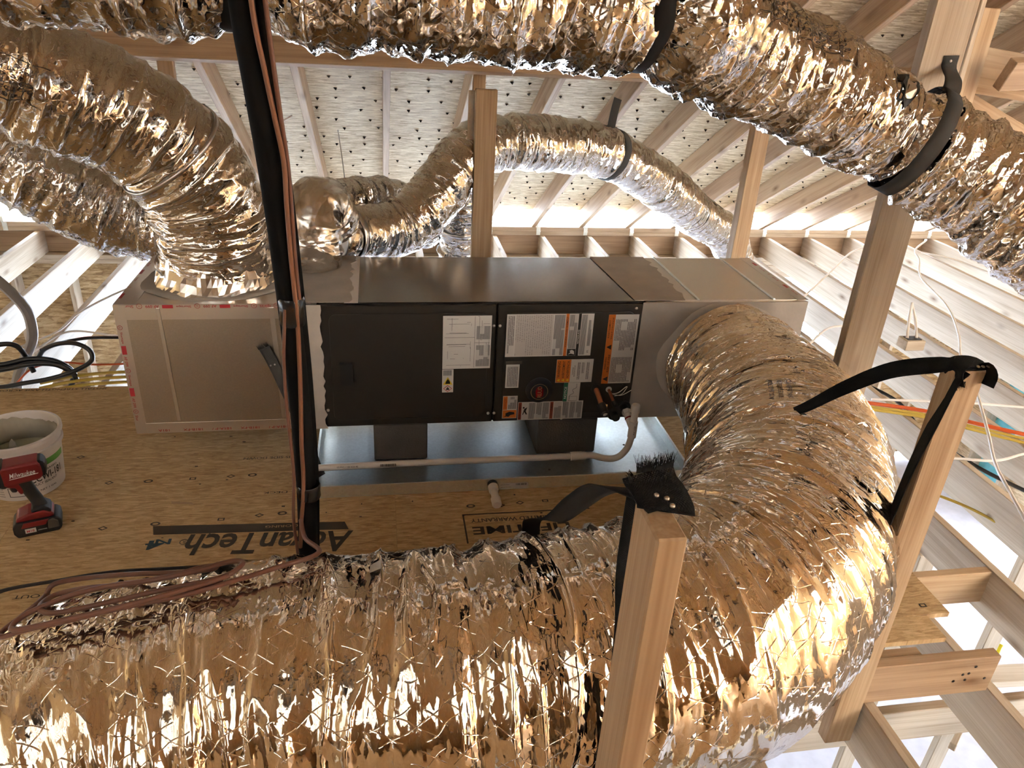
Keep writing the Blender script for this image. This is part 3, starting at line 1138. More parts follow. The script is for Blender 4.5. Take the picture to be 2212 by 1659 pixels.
door1 = door('door_panel', .012, .668, UZ0 + .004, UZ1 - .006)
door2 = door('door_panel', .674, 1.250, UZ0 + .004, UZ1 - .006)
for (x, z) in ((.659, .598), (.683, .598), (.652, .215), (.676, .215), (1.062, .331), (1.205, .334), (.96, .18), (1.222, .665), (.02, .25)):
    MB().lathe([(.0062, 0), (.0062, .003), (.004, .0055), (.001, .006)], (x, -.006, z), (0, -1, 0), 10).build('screw', 'screw', door1 if x < .67 else door2, True)
MB().box(.074, .121, -.030, -.012, .368, .457).build('handle_recess', 'black', door1)
MB().box(.060, .137, -.0125, -.0118, .372, .374).build('scratch', 'nail', door1)

YL = -.0125


def sheet(name, x0, x1, z0, z1, mat, parent, y=YL, th=.0006):
    return MB().box(x0, x1, y - th, y, z0, z1).build(name, mat, parent)


def words(name, items, mat, parent, y):
    """items: (text, x, z, height along -X, length along Z)"""
    for (s, x, z, h, L) in items:
        b = letters(MB(), s, (x, y, z), RT, UPV, h, L, .012)
        b.build(name, mat, parent)


# wiring diagram sheet and flame stickers on the left door
lb = sheet('wiring_label', .463, .650, .421, .643, 'paper', door1)
b = MB()
rl = random.Random(5)
for (x0, x1, z0, z1, n) in ((.475, .575, .56, .635, 9), (.475, .575, .43, .54, 12), (.595, .645, .43, .64, 14)):
    for k in range(n):
        if rl.random() < .5:
            x = rl.uniform(x0, x1); za, zb = sorted((rl.uniform(z0, z1), rl.uniform(z0, z1)))
            b.box(x, x + .0009, YL - .001, YL - .0007, za, zb)
        else:
            z = rl.uniform(z0, z1); xa, xb = sorted((rl.uniform(x0, x1), rl.uniform(x0, x1)))
            b.box(xa, xb, YL - .001, YL - .0007, z, z + .0009)
for (x0, x1, z0, z1) in ((.585, .586, .425, .64), (.47, .585, .553, .554), (.585, .645, .53, .531)):
    b.box(x0, x1, YL - .001, YL - .0007, z0, z1)
b.build('diagram_lines', 'ink', lb)
sheet('small_print', .592, .646, .545, .60, 'paper_dense', lb, YL - .0007, .0003)
sheet('small_print', .592, .646, .43, .52, 'paper_dense', lb, YL - .0007, .0003)
fs = sheet('flammable_sticker', .463, .507, .318, .419, 'paper', door1)
b = MB()
b.prism([(.466, .352), (.504, .352), (.485, .386)], (0, YL - .0007, 0), (1, 0, 0), (0, 0, 1), (0, -.0003, 0)).build('yellow_triangle', 'yellow', fs)
MB().prism([(.475, .356), (.495, .356), (.493, .366), (.485, .378), (.478, .366)], (0, YL - .0011, 0), (1, 0, 0), (0, 0, 1), (0, -.0003, 0)).build('flame_symbol', 'ink', fs)
MB().prism([(.485, .320), (.503, .335), (.485, .350), (.467, .335)], (0, YL - .0007, 0), (1, 0, 0), (0, 0, 1), (0, -.0003, 0)).build('red_diamond', 'ink_red', fs)
MB().prism([(.485, .3235), (.4995, .335), (.485, .3465), (.4705, .335)], (0, YL - .0011, 0), (1, 0, 0), (0, 0, 1), (0, -.0003, 0)).build('diamond_field', 'paper', fs)
MB().prism([(.478, .329), (.492, .329), (.490, .336), (.485, .343), (.480, .336)], (0, YL - .0015, 0), (1, 0, 0), (0, 0, 1), (0, -.0003, 0)).build('flame_symbol', 'ink', fs)
sheet('small_print', .466, .500, .392, .415, 'paper_dense', fs, YL - .0007, .0003)

# rating plate
rp = sheet('rating_label', .708, 1.053, .468, .647, 'paper', door2)
sheet('data_table', .745, .890, .472, .643, 'paper_table', rp, YL - .0007, .0003)
sheet('small_print', .712, .740, .472, .64, 'paper_text', rp, YL - .0007, .0003)
sheet('small_print', .896, .938, .472, .643, 'paper_dense', rp, YL - .0007, .0003)
sheet('orange_stripe', .941, .953, .468, .647, 'orange', rp, YL - .0007, .0003)
words('warning_text', [('WARNING-AVERTISSEMENT', .947, .57, .007, .13)], 'ink', rp, YL - .0013)
sheet('small_print', .956, .988, .50, .643, 'paper_dense', rp, YL - .0007, .0003)
sheet('symbol_panel', .956, .990, .469, .498, 'ink', rp, YL - .0007, .0003)
MB().prism([(.960, .474), (.972, .478), (.986, .474), (.984, .488), (.976, .494), (.966, .490), (.970, .483)], (0, YL - .0011, 0), (1, 0, 0), (0, 0, 1), (0, -.0003, 0)).build('hand_symbol', 'paper', rp)
sheet('black_stripe', .991, 1.002, .468, .647, 'ink', rp, YL - .0007, .0003)
words('notice_text', [('NOTICE-AVIS', .9965, .55, .0065, .06)], 'white_ink', rp, YL - .0013)
sheet('small_print', 1.005, 1.027, .472, .643, 'paper_dense', rp, YL - .0007, .0003)
sheet('small_print', 1.033, 1.046, .51, .62, 'paper_dense', rp, YL - .0007, .0003)
b = MB()
letters(b, 'ETL', (1.039, YL - .0013, .487), RT, UPV, .006, .012, .02)
b.build('listing_mark', 'ink', rp)

# tall orange risk of fire label
rk = sheet('risk_label', 1.112, 1.236, .340, .642, 'paper', door2)
sheet('orange_header', 1.112, 1.140, .340, .642, 'orange', rk, YL - .0007, .0003)
for (z0, z1, t1, t2) in ((.340, .478, 'WARNING', 'RISK OF FIRE'), (.482, .642, 'AVERTISSEMENT -', "RISQUE D'INCENDIE")):
    zm = (z0 + z1) / 2 + .022
    words('heading', [(t1, 1.120, zm, .0075, .055 if len(t1) < 9 else .085), (t2, 1.132, zm, .0075, .078 if len(t2) < 13 else .092)], 'ink', rk, YL - .0013)
    MB().prism([(1.136, z0 + .010), (1.136, z0 + .032), (1.116, z0 + .021)], (0, YL - .0009, 0), (1, 0, 0), (0, 0, 1), (0, -.0004, 0)).build('hazard_triangle', 'ink', rk)
    sheet('small_print', 1.144, 1.230, z0 + .006, z1 - .02, 'paper_text', rk, YL - .0007, .0003)

# california proposition label
pr = sheet('proposition_label', .919, 1.070, .349, .452, 'paper', door2)
sheet('orange_header', .920, .978, .350, .451, 'orange', pr, YL - .0007, .0003)
words('heading', [('WARNING', .930, .408, .011, .072), ('AVERTISSEMENT', .949, .408, .010, .076), ('ADVERTENCIA', .967, .408, .010, .076)], 'ink', pr, YL - .0013)
for x in (.930, .949, .967):
    MB().prism([(x + .006, .354), (x + .006, .366), (x - .006, .360)], (0, YL - .0009, 0), (1, 0, 0), (0, 0, 1), (0, -.0004, 0)).build('hazard_triangle', 'yellow', pr)
words('heading', [('CALIFORNIA', .988, .40, .005, .035), ('PROPOSITION 65', .995, .40, .005, .05)], 'ink', pr, YL - .0013)
for x in (1.006, 1.022, 1.042):
    sheet('small_print', x, x + .012, .362, .438, 'paper_text', pr, YL - .0007, .0003)

# small white label, round badge, notice, danger and long instruction labels
sl = sheet('registration_label', .715, .769, .331, .434, 'paper', door2)
sheet('small_print', .720, .765, .336, .425, 'paper_text', sl, YL - .0007, .0003)
sheet('clear_film', .713, .778, .436, .449, 'tool_grey', door2)
bd = MB().lathe([(.056, 0), (.056, .004), (.052, .006), (.036, .006)], (.856, YL + .001, .318), (0, -1, 0), 40).build('round_badge', 'navy', door2, True)
MB().lathe([(.036, .0), (.036, .0015), (.033, .0015)], (.856, YL - .0045, .312), (0, -1, 0), 36).build('chrome_ring', 'chrome', bd, True)
MB().lathe([(.033, 0), (.033, .0008)], (.856, YL - .0053, .312), (0, -1, 0), 36).build('badge_face', 'navy', bd)
MB().prism([(.842, .286), (.858, .284), (.872, .292), (.872, .322), (.864, .336), (.846, .334), (.840, .316)], (0, YL - .0062, 0), (1, 0, 0), (0, 0, 1), (0, -.0004, 0)).build('badge_swoosh', 'badge_red', bd)
b = MB()
letters(b, 'RUUD', (.857, YL - .0075, .312), RT, UPV, .018, .052, .02)
b.build('badge_name', 'chrome', bd)
nt_ = sheet('notice_label', .957, 1.025, .262, .348, 'paper', door2)
sheet('green_header', .957, .974, .262, .348, 'green', nt_, YL - .0007, .0003)
words('heading', [('NOTICE', .9655, .302, .010, .055)], 'white_ink', nt_, YL - .0013)
b = MB()
b.tube([(.985, YL - .001, .27), (.985, YL - .001, .29), (1.0, YL - .001, .30), (.995, YL - .001, .315), (1.01, YL - .001, .325), (1.01, YL - .001, .342)], .0007, 4, True, 24)
b.tube([(.981, YL - .001, .265), (.981, YL - .001, .285), (1.016, YL - .001, .285), (1.016, YL - .001, .265), (.981, YL - .001, .265)], .0006, 4)
b.build('trap_drawing', 'ink', nt_)
dg_ = sheet('danger_label', .709, .769, .191, .294, 'paper', door2)
sheet('orange_panel', .711, .767, .193, .229, 'orange', dg_, YL - .0007, .0003)
sheet('orange_header', .711, .728, .231, .292, 'orange', dg_, YL - .0007, .0003)
words('heading', [('DANGER', .7195, .262, .010, .048)], 'orange_red', dg_, YL - .0013)
MB().prism([(.716, .198), (.724, .205), (.722, .214), (.738, .222), (.758, .219), (.760, .210), (.744, .207), (.735, .198), (.728, .201)], (0, YL - .0011, 0), (1, 0, 0), (0, 0, 1), (0, -.0004, 0)).build('hand_symbol', 'ink', dg_)
sheet('small_print', .732, .766, .234, .290, 'paper_dense', dg_, YL - .0007, .0003)
ll = sheet('instruction_label', .773, 1.045, .181, .264, 'paper', door2)
for x in (.775, .907):
    sheet('red_stripe', x, x + .013, .183, .262, 'orange_red', ll, YL - .0007, .0003)
words('heading', [('AVERTISSEMENT', .7815, .222, .007, .07), ('AVERTISSEMENT', .9135, .222, .007, .07)], 'ink', ll, YL - .0013)
for (x0, x1) in ((.818, .845), (.850, .872), (.876, .902), (.925, .955), (.960, .985), (.99, 1.012), (1.016, 1.04)):
    sheet('small_print', x0, x1, .185, .260, 'paper_dense', ll, YL - .0007, .0003)
b = MB()
b.lathe([(.004, 0), (.004, .0003)], (.797, YL - .0009, .238), (0, -1, 0), 12)
b.prism([(.793, .207), (.80, .233), (.812, .24), (.806, .222), (.813, .208), (.808, .206), (.800, .219), (.796, .205)], (0, YL - .0009, 0), (1, 0, 0), (0, 0, 1), (0, -.0004, 0))
b.build('person_symbol', 'ink', ll)

# refrigerant stubs, drain ports
b = MB().lathe([(.020, 0), (.020, .010), (.014, .012)], (1.092, -.006, .318), (0, -1, 0), 20).build('suction_grommet', 'black', door2, True)
MB().tube([(1.092, -.006, .318), (1.098, -.04, .30), (1.105, -.075, .272)], .011, 14, True, 12).build('suction_stub', 'copper', door2, True)
MB().tube([(1.104, -.070, .276), (1.108, -.085, .265), (1.112, -.105, .252)], .017, 16).build('suction_cap', 'black', door2, True)
MB().lathe([(.010, 0), (.010, .006), (.004, .008)], (1.1122, -.1055, .2515), (.25, -.85, -.45), 12).build('valve_core', 'chrome', door2, True)
MB().tube([(1.108, -.07, .272), (1.128, -.08, .272)], .006, 10).build('valve_port', 'brass', door2, True)
MB().lathe([(.013, 0), (.013, .008)], (1.148, -.006, .312), (0, -1, 0), 14).build('liquid_grommet', 'paper', door2)
MB().tube([(1.148, -.006, .312), (1.153, -.04, .296), (1.158, -.07, .280)], .0065, 12, True, 10).build('liquid_stub', 'copper', door2, True)
MB().tube([(1.157, -.066, .282), (1.161, -.085, .272)], .011, 14).build('liquid_cap', 'black', door2, True)
b = MB()
b.tube([(1.16, -.012, .29), (1.185, -.03, .305), (1.215, -.025, .327), (1.225, -.012, .318), (1.20, -.03, .298), (1.17, -.03, .29)], .0016, 6, True, 36)
b.tube([(1.17, -.012, .287), (1.20, -.03, .293), (1.24, -.03, .315)], .0016, 6, True, 18)
b.build('capillary_wire', 'wire_white', door2, True)
poly = []
for (cx, cz, r, a0, a1) in ((1.224, .228, .028, -40, 150), (1.183, .196, .028, 140, 330)):
    for k in range(9):
        a = math.radians(a0 + (a1 - a0) * k / 8)
        poly.append((cx + r * math.cos(a), cz + r * math.sin(a)))
MB().prism(poly, (0, -.006, 0), (1, 0, 0), (0, 0, 1), (0, -.014, 0)).build('drain_port', 'black', door2, bevel=.004)
MB().lathe([(.017, 0), (.017, .03), (.013, .03)], (1.183, -.018, .196), (0, -1, 0), 18).build('drain_plug', 'black', door2, True)
MB().lathe([(.019, 0), (.019, .030), (.014, .03)], (1.222, -.018, .228), (0, -1, 0), 18).build('drain_plug', 'black', door2, True)

# ---------------------------------------------------------------- plenums
EX = .0006


def face_words(b, s, c, right, up, h, L, n):
    letters(b, s, c, right, up, h, L, .01, 0, n)


pl = thing('supply_plenum', 'galvanized supply plenum box with red printed foil tape on its edges at left end', 'plenum', (-.345, UD / 2, UZ0))
MB().rbox(-.69, -.002, 0, UD, UZ0, UZ1, .003).build('plenum_box', 'galv_dull', pl)
MB().box(-.69, -.002, .004, UD - .004, UZ1, UZ1 + .0015).build('foil_top', 'foil_flat', pl)
for (x0, x1) in ((-.553, -.539), (-.168, -.150)):
    MB().prism([(x0, UZ1 - .01), (x1, UZ1 - .01), (x1 + .012, UZ0 + .05), (x0 + .012, UZ0 + .05)], (0, 0, 0), (1, 0, 0), (0, 0, 1), (0, -.004, 0)).build('cross_seam', 'foil_tape', pl, bevel=.002)
# tape along the edges
tp = [('foil_tape', (-.692, .0, -.0012, 0, UZ1 - .055, UZ1 + .001)), ('foil_tape', (-.692, 0, 0, .055, UZ1 + .0016, UZ1 + .0028)),
      ('foil_tape', (-.6935, -.655, -.0016, 0, UZ0, UZ1)), ('foil_tape', (-.6935, -.69, 0, .05, UZ0, UZ1)), ('foil_tape', (-.692, .0, -.0012, 0, UZ0 - .001, UZ0 + .042)),
      ('foil_tape', (-.692, -.62, .0, UD, UZ1 + .002, UZ1 + .0034))]
tps = []
for nm, q in tp:
    tps.append(MB().box(*q).build(nm, 'foil_tape', pl))
b = MB()
x = -.13
for i, w in enumerate(('UL', 'Q3/25', 'UL', 'Shurtape', '#', 'AF 099', 'UL', 'Shurtape', '#', 'AF 099', 'UL', 'Shur')):
    L = {'UL': .020, 'Q3/25': .042, 'Shurtape': .056, '#': .036, 'AF 099': .050, 'Shur': .03}[w]
    x -= L / 2
    if w == '#':
        b.box(x - L / 2, x + L / 2, -.0019, -.0014, UZ1 - .012, UZ1 + .0005)
    elif w == 'UL':
        letters(b, 'UL', (x, -.0018, UZ1 - .004), (-1, 0, 0), (0, 0, -1), .006, .008, .01, 0, 0)
        b.tube([(x + .009 * math.cos(a * math.pi / 8), -.0016, UZ1 - .004 + .009 * math.sin(a * math.pi / 8)) for a in range(17)], .0008, 4, False)
    else:
        letters(b, w, (x, -.0018, UZ1 - .005), (-1, 0, 0), (0, 0, -1), .0105, L * .9, .012)
    x -= L / 2 + .008
    b.build('tape_print', 'ink_red', tps[0])
    b = MB()
b = MB()
x = -.03
for w in ('181B-FX', '181A-P /', '181B-FX', '181A-P /', '181B-FX', '181A'):
    letters(b, w, (x - .04, -.0018, UZ0 + .010), (-1, 0, 0), (0, 0, -1), .010, .07 if len(w) > 5 else .04, .01)
    x -= .105
    b.build('tape_print', 'ink_red', tps[4])
    b = MB()
b = MB()
z = UZ1 - .075
for w in ('UL', 'Shurtape', '#', 'AF 099', 'UL', 'Shurtape', '#', 'AF 099', 'UL', 'Shur', '#'):
    L = {'UL': .018, 'Shurtape': .050, '#': .034, 'AF 099': .044, 'Shur': .026}[w]
    z -= L / 2
    xx = -.682
    if w == '#':
        b.box(xx - .008, xx + .008, -.0024, -.0018, z - L / 2, z + L / 2)
    elif w == 'UL':
        b.tube([(xx + .008 * math.cos(a * math.pi / 8), -.0021, z + .008 * math.sin(a * math.pi / 8)) for a in range(17)], .0008, 4, False)
        letters(b, 'UL', (xx, -.0022, z), (0, 0, -1), (1, 0, 0), .006, .008, .01)
    else:
        letters(b, w, (xx, -.0022, z), (0, 0, -1), (1, 0, 0), .0095, L * .9, .012)
    z -= L / 2 + .006
    b.build('tape_print', 'ink_red', tps[2])
    b = MB()
    if z < UZ0 + .05:
        break
b = MB()
y = .06
for w in ('#', 'UL', 'Shurtape', '#', 'AF 099'):
    L = .05
    if w == '#':
        b.box(-.69, -.68, y, y + L, UZ1 + .0034, UZ1 + .004)
    else:
        letters(b, w, (-.682, y + L / 2, UZ1 + .0042), (0, -1, 0), (1, 0, 0), .010, L * .85 if w != 'UL' else .01, .012)
    y += L + .04
    b.build('tape_print', 'ink_red', tps[5])
    b = MB()


def blob(name, cx, cy, rx, ry, z, parent, seed, mat='mastic', th=.006, n=40, plane='z', inner=0.0):
    """uneven smear of mastic on a face"""
    rr = random.Random(seed)
    rad = [1 + rr.uniform(-.06, .06) for _ in range(n)]
    rad = [(rad[i - 1] + rad[i] * 2 + rad[(i + 1) % n]) / 4 for i in range(n)]
    vs, fs = [], []
    for k, (f, h) in enumerate(((1.0, 0), (.985, th * .5), (.9, th), (max(inner, .05), th))):
        for i in range(n):
            a = 2 * math.pi * i / n
            p, q = cx + rx * f * rad[i] * math.cos(a), cy + ry * f * rad[i] * math.sin(a)
            vs.append((p, q, z + h) if plane == 'z' else (p, z - h, q))
    for k in range(3):
        for i in range(n):
            j = (i + 1) % n
            fs.append((k * n + i, k * n + j, (k + 1) * n + j, (k + 1) * n + i))
    if not inner:
        fs.append(tuple(3 * n + i for i in range(n)))
    return MB().add(vs, fs).build(name, mat, parent, True)


blob('mastic_ring', -.385, .27, .272, .245, UZ1 + .003, pl, 4)
# collar with loosely taped foil
b = MB()
rr = random.Random(8)
vs, fs = [], []
n = 72
prof = [(.225, .006), (.222, .02), (.214, .05), (.205, .085), (.200, .12)]
for (r, h) in prof:
    for i in range(n):
        a = 2 * math.pi * i / n
        q = r + .004 * math.sin(9 * a + 40 * h) + rr.uniform(-.004, .004)
        vs.append((-.385 + q * math.cos(a), .27 + q * math.sin(a), UZ1 + h + .008 * math.sin(5 * a)))
for k in range(len(prof) - 1):
    for i in range(n):
        j = (i + 1) % n
        fs.append((k * n + i, k * n + j, (k + 1) * n + j, (k + 1) * n + i))
b.add(vs, fs).build('taped_collar', 'foil_wrap', pl)


def smear(name, poly, z, parent, mat='mastic', th=.003):
    return MB().prism(poly, (0, 0, z), (1, 0, 0), (0, 1, 0), (0, 0, th)).build(name, mat, parent, bevel=.0015)


rr = random.Random(21)
edge = [(.125 + .012 * rr.uniform(-1, 1), y) for y in np.linspace(.0, UD, 22)]
smear('mastic_joint', [(-.12, 0.0)] + edge + [(-.10, UD)], UZ1 + .0045, pl)
MB().box(.10, .150, .0, UD, UZ1 + .0032, UZ1 + .0042).build('white_tape', 'bucket', pl)
rr = random.Random(22)
edge = [(.012 + .006 * rr.uniform(-1, 1), z) for z in np.linspace(UZ0, UZ1, 26)]
MB().prism([(-.075, UZ0)] + edge + [(-.075, UZ1)], (0, -.008, 0), (1, 0, 0), (0, 0, 1), (0, -.004, 0)).build('mastic_joint', 'mastic', pl, bevel=.001)

pr_ = thing('return_plenum', 'foil board return plenum box smeared with mastic at the right end of the unit', 'plenum', (1.60, UD / 2, UZ0))
MB().rbox(UX + .003, 1.95, 0, UD, UZ0, UZ1 + .0, .003).build('plenum_box', 'foil_flat', pr_)
MB().rbox(UX + .12, 1.945, .01, UD - .005, UZ1, UZ1 + .003, .001).build('plenum_lid', 'foil_flat', pr_)
for x in (1.475, 1.80):
    MB().box(x, x + .010, .005, UD - .005, UZ1 + .003, UZ1 + .009).build('lid_seam', 'galv', pr_, bevel=.002)
rr = random.Random(31)
edge = [(1.435 + .012 * rr.uniform(-1, 1), y) for y in np.linspace(0, UD, 22)]
smear('mastic_joint', [(1.215, 0)] + edge + [(1.175, UD)], UZ1 + .004, pr_)
MB().prism([(UX - .02, UZ0), (1.952, UZ0), (1.952, UZ1 - .002), (UX - .006, UZ1 - .002)], (0, -.0005, 0), (1, 0, 0), (0, 0, 1), (0, -.004, 0)).build('mastic_coat', 'mastic', pr_, bevel=.001)
blob('mastic_ring', 1.62, .43, .275, .262, -.004, pr_, 9, th=.02, plane='y', inner=.84)
t5 = MB().box(1.905, 1.9535, .0, UD, UZ1 + .0032, UZ1 + .0045).build('foil_tape', 'foil_tape', pr_)
b = MB()
y = .06
for w in ('Shurtape', '#', 'AF 099', 'UL', 'Shurtape', '#'):
    L = .055 if w != 'UL' else .015
    if w == '#':
        b.box(1.93, 1.942, y, y + .04, UZ1 + .0046, UZ1 + .005)
    else:
        letters(b, w, (1.936, y + L / 2, UZ1 + .0052), (0, 1, 0), (-1, 0, 0), .011, L, .012)
    y += L + .03
    b.build('tape_print', 'ink_red', t5)
    b = MB()


# ================================================================== around the unit
# drain pan
pan = thing('drain_pan', 'shallow galvanized drain pan under the air handler', 'drain pan', (.72, .2, 0))
px0, px1, py0, py1 = -.03, 1.46, -.24, .62
MB().box(px0, px1, py0, py1, .001, .0025).build('pan_floor', 'galv', pan)
for q in ((px0, px1, py0 - .002, py0, .001, .052), (px0, px1, py1, py1 + .002, .001, .052), (px0 - .002, px0, py0, py1, .001, .052), (px1, px1 + .002, py0, py1, .001, .052)):
    MB().box(*q).build('pan_side', 'galv', pan)
for q in ((px0, px1, py0 - .004, py0 + .006, .050, .054), (px0, px1, py1 - .006, py1 + .004, .050, .054), (px0 - .004, px0 + .006, py0, py1, .050, .054), (px1 - .006, px1 + .004, py0, py1, .050, .054)):
    MB().box(*q).build('pan_hem', 'galv', pan, bevel=.0015)
st = MB().box(.667, .787, py0 - .0028, py0 - .002, .004, .030).build('pan_sticker', 'paper', pan)
b = MB()
rr = random.Random(2)
for k in range(20):
    x = .738 + k * .0022
    b.box(x, x + rr.choice((.0006, .0013)), py0 - .0034, py0 - .0028, .019, .027)
letters(b, 'DRAIN PAN', (.695, py0 - .0032, .023), (1, 0, 0), (0, 0, 1), .004, .034, .01)
letters(b, 'MADE IN USA', (.70, py0 - .0032, .012), (1, 0, 0), (0, 0, 1), .003, .04, .01)
b.build('sticker_print', 'ink', st)
for (a, bb, z) in ((.28, .10, 1), (.9, -.12, 2), (1.27, .05, 3), (.62, .33, 4)):
    MB().lathe([(.006, 0), (.004, .002), (.001, .003)], (a, bb, .0025), (0, 0, 1), 8).build('debris_crumb', 'nail', pan)
# drain stub on the pan
MB().lathe([(.020, 0), (.020, .016), (.015, .018)], (.645, py0 - .002, .030), (0, -1, -.05), 20).build('drain_bushing', 'black', pan, True)
MB().lathe([(.0195, 0), (.0195, .028), (.015, .03)], (.645, py0 - .018, .029), (.02, -1, -.12), 20).build('drain_adapter', 'pvc', pan, True)
MB().lathe([(.0145, 0), (.0145, .04), (.0185, .041), (.0185, .075), (.016, .080), (.004, .081)], (.6455, py0 - .045, .026), (.02, -1, -.14), 20).build('drain_cap', 'pvc', pan, True)

# support blocks
blk = [(.192, .408, 'dark grey foam support block under the left half of the air handler'), (.868, 1.122, 'dark grey foam support block under the right half of the air handler')]
for (x0, x1, lab) in blk:
    o = MB().rbox(x0, x1, .004, .50, .0028, UZ0 - .0005, .004).build('support_block', 'block')
    tag(o, lab, 'block', 'support blocks under the air handler')

# condensate drain pipe
pv = thing('drain_pipe', 'white plastic condensate drain pipe running along the front of the pan', 'pipe', (.6, -.12, .02))
Z1 = .062
MB().tube([(-.02, -.12, Z1 - .004), (.3, -.12, Z1), (.985, -.12, Z1 + .002)], .0135, 18, True, 12).build('long_pipe', 'pvc', pv, True)
MB().lathe([(.0150, 0), (.0182, .001), (.0182, .064), (.0150, .065)], (.983, -.12, Z1 + .002), (1, 0, 0), 20).build('coupling', 'pvc', pv, True)
MB().tube([(1.04, -.12, Z1 + .002), (1.08, -.12, Z1 + .001), (1.12, -.12, Z1 - .012), (1.16, -.12, Z1 - .018), (1.195, -.12, Z1 - .006), (1.222, -.12, Z1 + .03), (1.232, -.12, Z1 + .075), (1.234, -.12, .16)], .0138, 18, True, 48).build('trap_bend', 'pvc', pv, True)
MB().lathe([(.0145, 0), (.0178, .001), (.0178, .075), (.0145, .076)], (1.234, -.12, .145), (0, 0, 1), 20).build('tee_body', 'pvc', pv, True)
MB().lathe([(.0140, 0), (.0140, .045)], (1.234, -.12, .220), (0, 0, 1), 20).build('riser', 'pvc', pv, True)
MB().lathe([(.0182, 0), (.0182, .028), (.016, .034), (.002, .036)], (1.234, -.12, .262), (0, 0, 1), 20).build('cap', 'pvc', pv, True)
MB().tube([(1.234, -.12, .182), (1.228, -.085, .205), (1.223, -.055, .224)], .0145, 16, True, 10).build('side_arm', 'pvc', pv, True)
MB().tube([(1.2235, -.062, .221), (1.222, -.046, .229)], .0195, 6).build('union_nut', 'pvc', pv)
MB().tube([(1.227, -.080, .209), (1.2262, -.076, .2115)], .0165, 16).build('primer_ring', 'badge_red', pv)
b = MB()
letters(b, '1/2 PVC-1120 SCH 40', (.09, -.1335, Z1 + .003), (1, 0, 0), (0, 0, 1), .007, .08, .01)
rr = random.Random(4)
for k in range(26):
    x = .215 + k * .0024
    b.box(x, x + rr.choice((.0007, .0015)), -.1342, -.1335, Z1 - .002, Z1 + .010)
letters(b, 'PVC 1120', (1.236, -.1384, .185), (0, 0, 1), (-1, 0, 0), .008, .04, .01)
b.build('pipe_print', 'ink', pv)

# foil wrapped elbow behind the line set
bx = thing('duct_elbow', 'foil wrapped elbow on the plenum top behind the line set', 'duct elbow', (-.04, .44, UZ1))
flex('d', [(-.05, .43, UZ1 + .004, .125), (-.05, .44, .80, .125), (-.045, .455, .89, .12), (-.01, .51, .93, .11), (.03, .58, .88, .10), (.05, .63, .80, .095)], .006, 110, 'foil_wrap', bx, 71, .8, .0, .6, (), .5)
MB().lathe([(.100, 0), (.108, .01), (.106, .05), (.098, .055)], (.030, .62, .765), (.68, .73, 0), 28).build('tape_collar', 'foil_tape', bx, True)

# ---------------------------------------------------------------- posts and purlin
pul = thing('purlin', 'long horizontal two by six purlin under the rafters behind the top duct', 'beam', (.5, 1.1, 1.40))
zc = ZR(1.1)
cdir = Vector((0, -CA, SA))
for (x0, x1) in ((-3.2, .858), (.861, 2.95)):
    p = Vector((0, 1.1, zc)) - NUP * .0615
    lumber('purlin_board', (x0, p.y, p.z), (x1, p.y, p.z), .12, .038, 'pine_red', pul, up=NUP)


def post(name, label, x, y, z0, z1, wx, wy, mat='pine', lean=(0, 0)):
    o = lumber(name, (x, y, z0), (x + lean[0], y + lean[1], z1), wy, wx, mat, None, up=(0, 1, 0))
    return tag(o, label, 'post')


P_a = post('wooden_post', 'upright two by four post standing right behind the middle of the air handler', .732, .985, JT, 1.352, .10, .038, 'pine')
P_b = post('wooden_post', 'upright two by four post behind the right end of the return plenum', 2.25, 1.28, JT, 1.40, .089, .070, 'pine')
post('wooden_post', 'short upright post under the purlin partly hidden by the thick left duct', -.69, 1.160, JT, 1.275, .10, .038, 'pine')
post('wooden_post', 'narrow post tip tucked behind the short post under the purlin', -.69, 1.20, .9, 1.40, .07, .038, 'pine_red')
P_c = post('wooden_post', 'tall pale two by six post rising to the roof right of the return plenum', 1.92, -.42, JT, 2.25, .14, .038, 'pine_pale')
P_d = post('wooden_post', 'short post with a strap stapled on top right of the wide duct bend', 1.615, -1.235, JT - .15, .985, .089, .045, 'pine')
P_e = post('wooden_post', 'narrow post with a frayed strap on top standing in front of the wide duct', .585, -1.93, JT - .15, 1.125, .041, .089, 'pine')
# metal bracket and stub by the post behind the unit
tag(MB().box(.655, .685, 1.03, 1.032, 1.08, 1.34).build('metal_strap', 'galv'), 'short galvanized strap bracket left of the post top behind the unit', 'bracket')
tag(lumber('cripple_stud', (.72, 1.17, 1.0), (.72, 1.17, 1.44), .06, .038, 'pine', None, up=(1, 0, 0)), 'short cripple stud between post top and purlin', 'stud')

# framing in the upper right corner
tag(lumber('wooden_post', (2.735, .52, 1.27), (2.735, .52, 1.84), .025, .06, 'pine_pale', None, up=(1, 0, 0)), 'thin pale strip for the lit side of the upper right post', 'stud')  # lit side of the post built as a separate pale board
tag(lumber('valley_post', (2.82, .56, 1.27), (2.82, .56, 1.80), .12, .038, 'pine', None, up=(1, .35, 0)), 'orange-brown post beside its pale lit side strip upper right', 'post')
tag(lumber('blocking_board', (2.86, .40, 1.55), (3.7, .52, 1.60), .13, .045, 'pine_red', None, up=(0, -.45, 1)), 'dark brown blocking board with a bright lower edge at far upper right', 'board')
tag(lumber('gusset_board', (2.86, .74, 1.56), (3.9, .74, 1.46), .20, .02, 'pine', None), 'nailed plywood gusset above the dark brown blocking board', 'board')
tag(lumber('gusset_board', (2.90, .66, 1.36), (4.0, .66, .92), .20, .03, 'pine', None), 'sloping board with a bright edge below the dark brown blocking board', 'board')
tag(lumber('hip_rafter', (3.0, .35, 1.95), (4.3, .35, 1.30), .04, .10, 'pine_pale', None), 'pale sloping member crossing the top right corner', 'rafter')

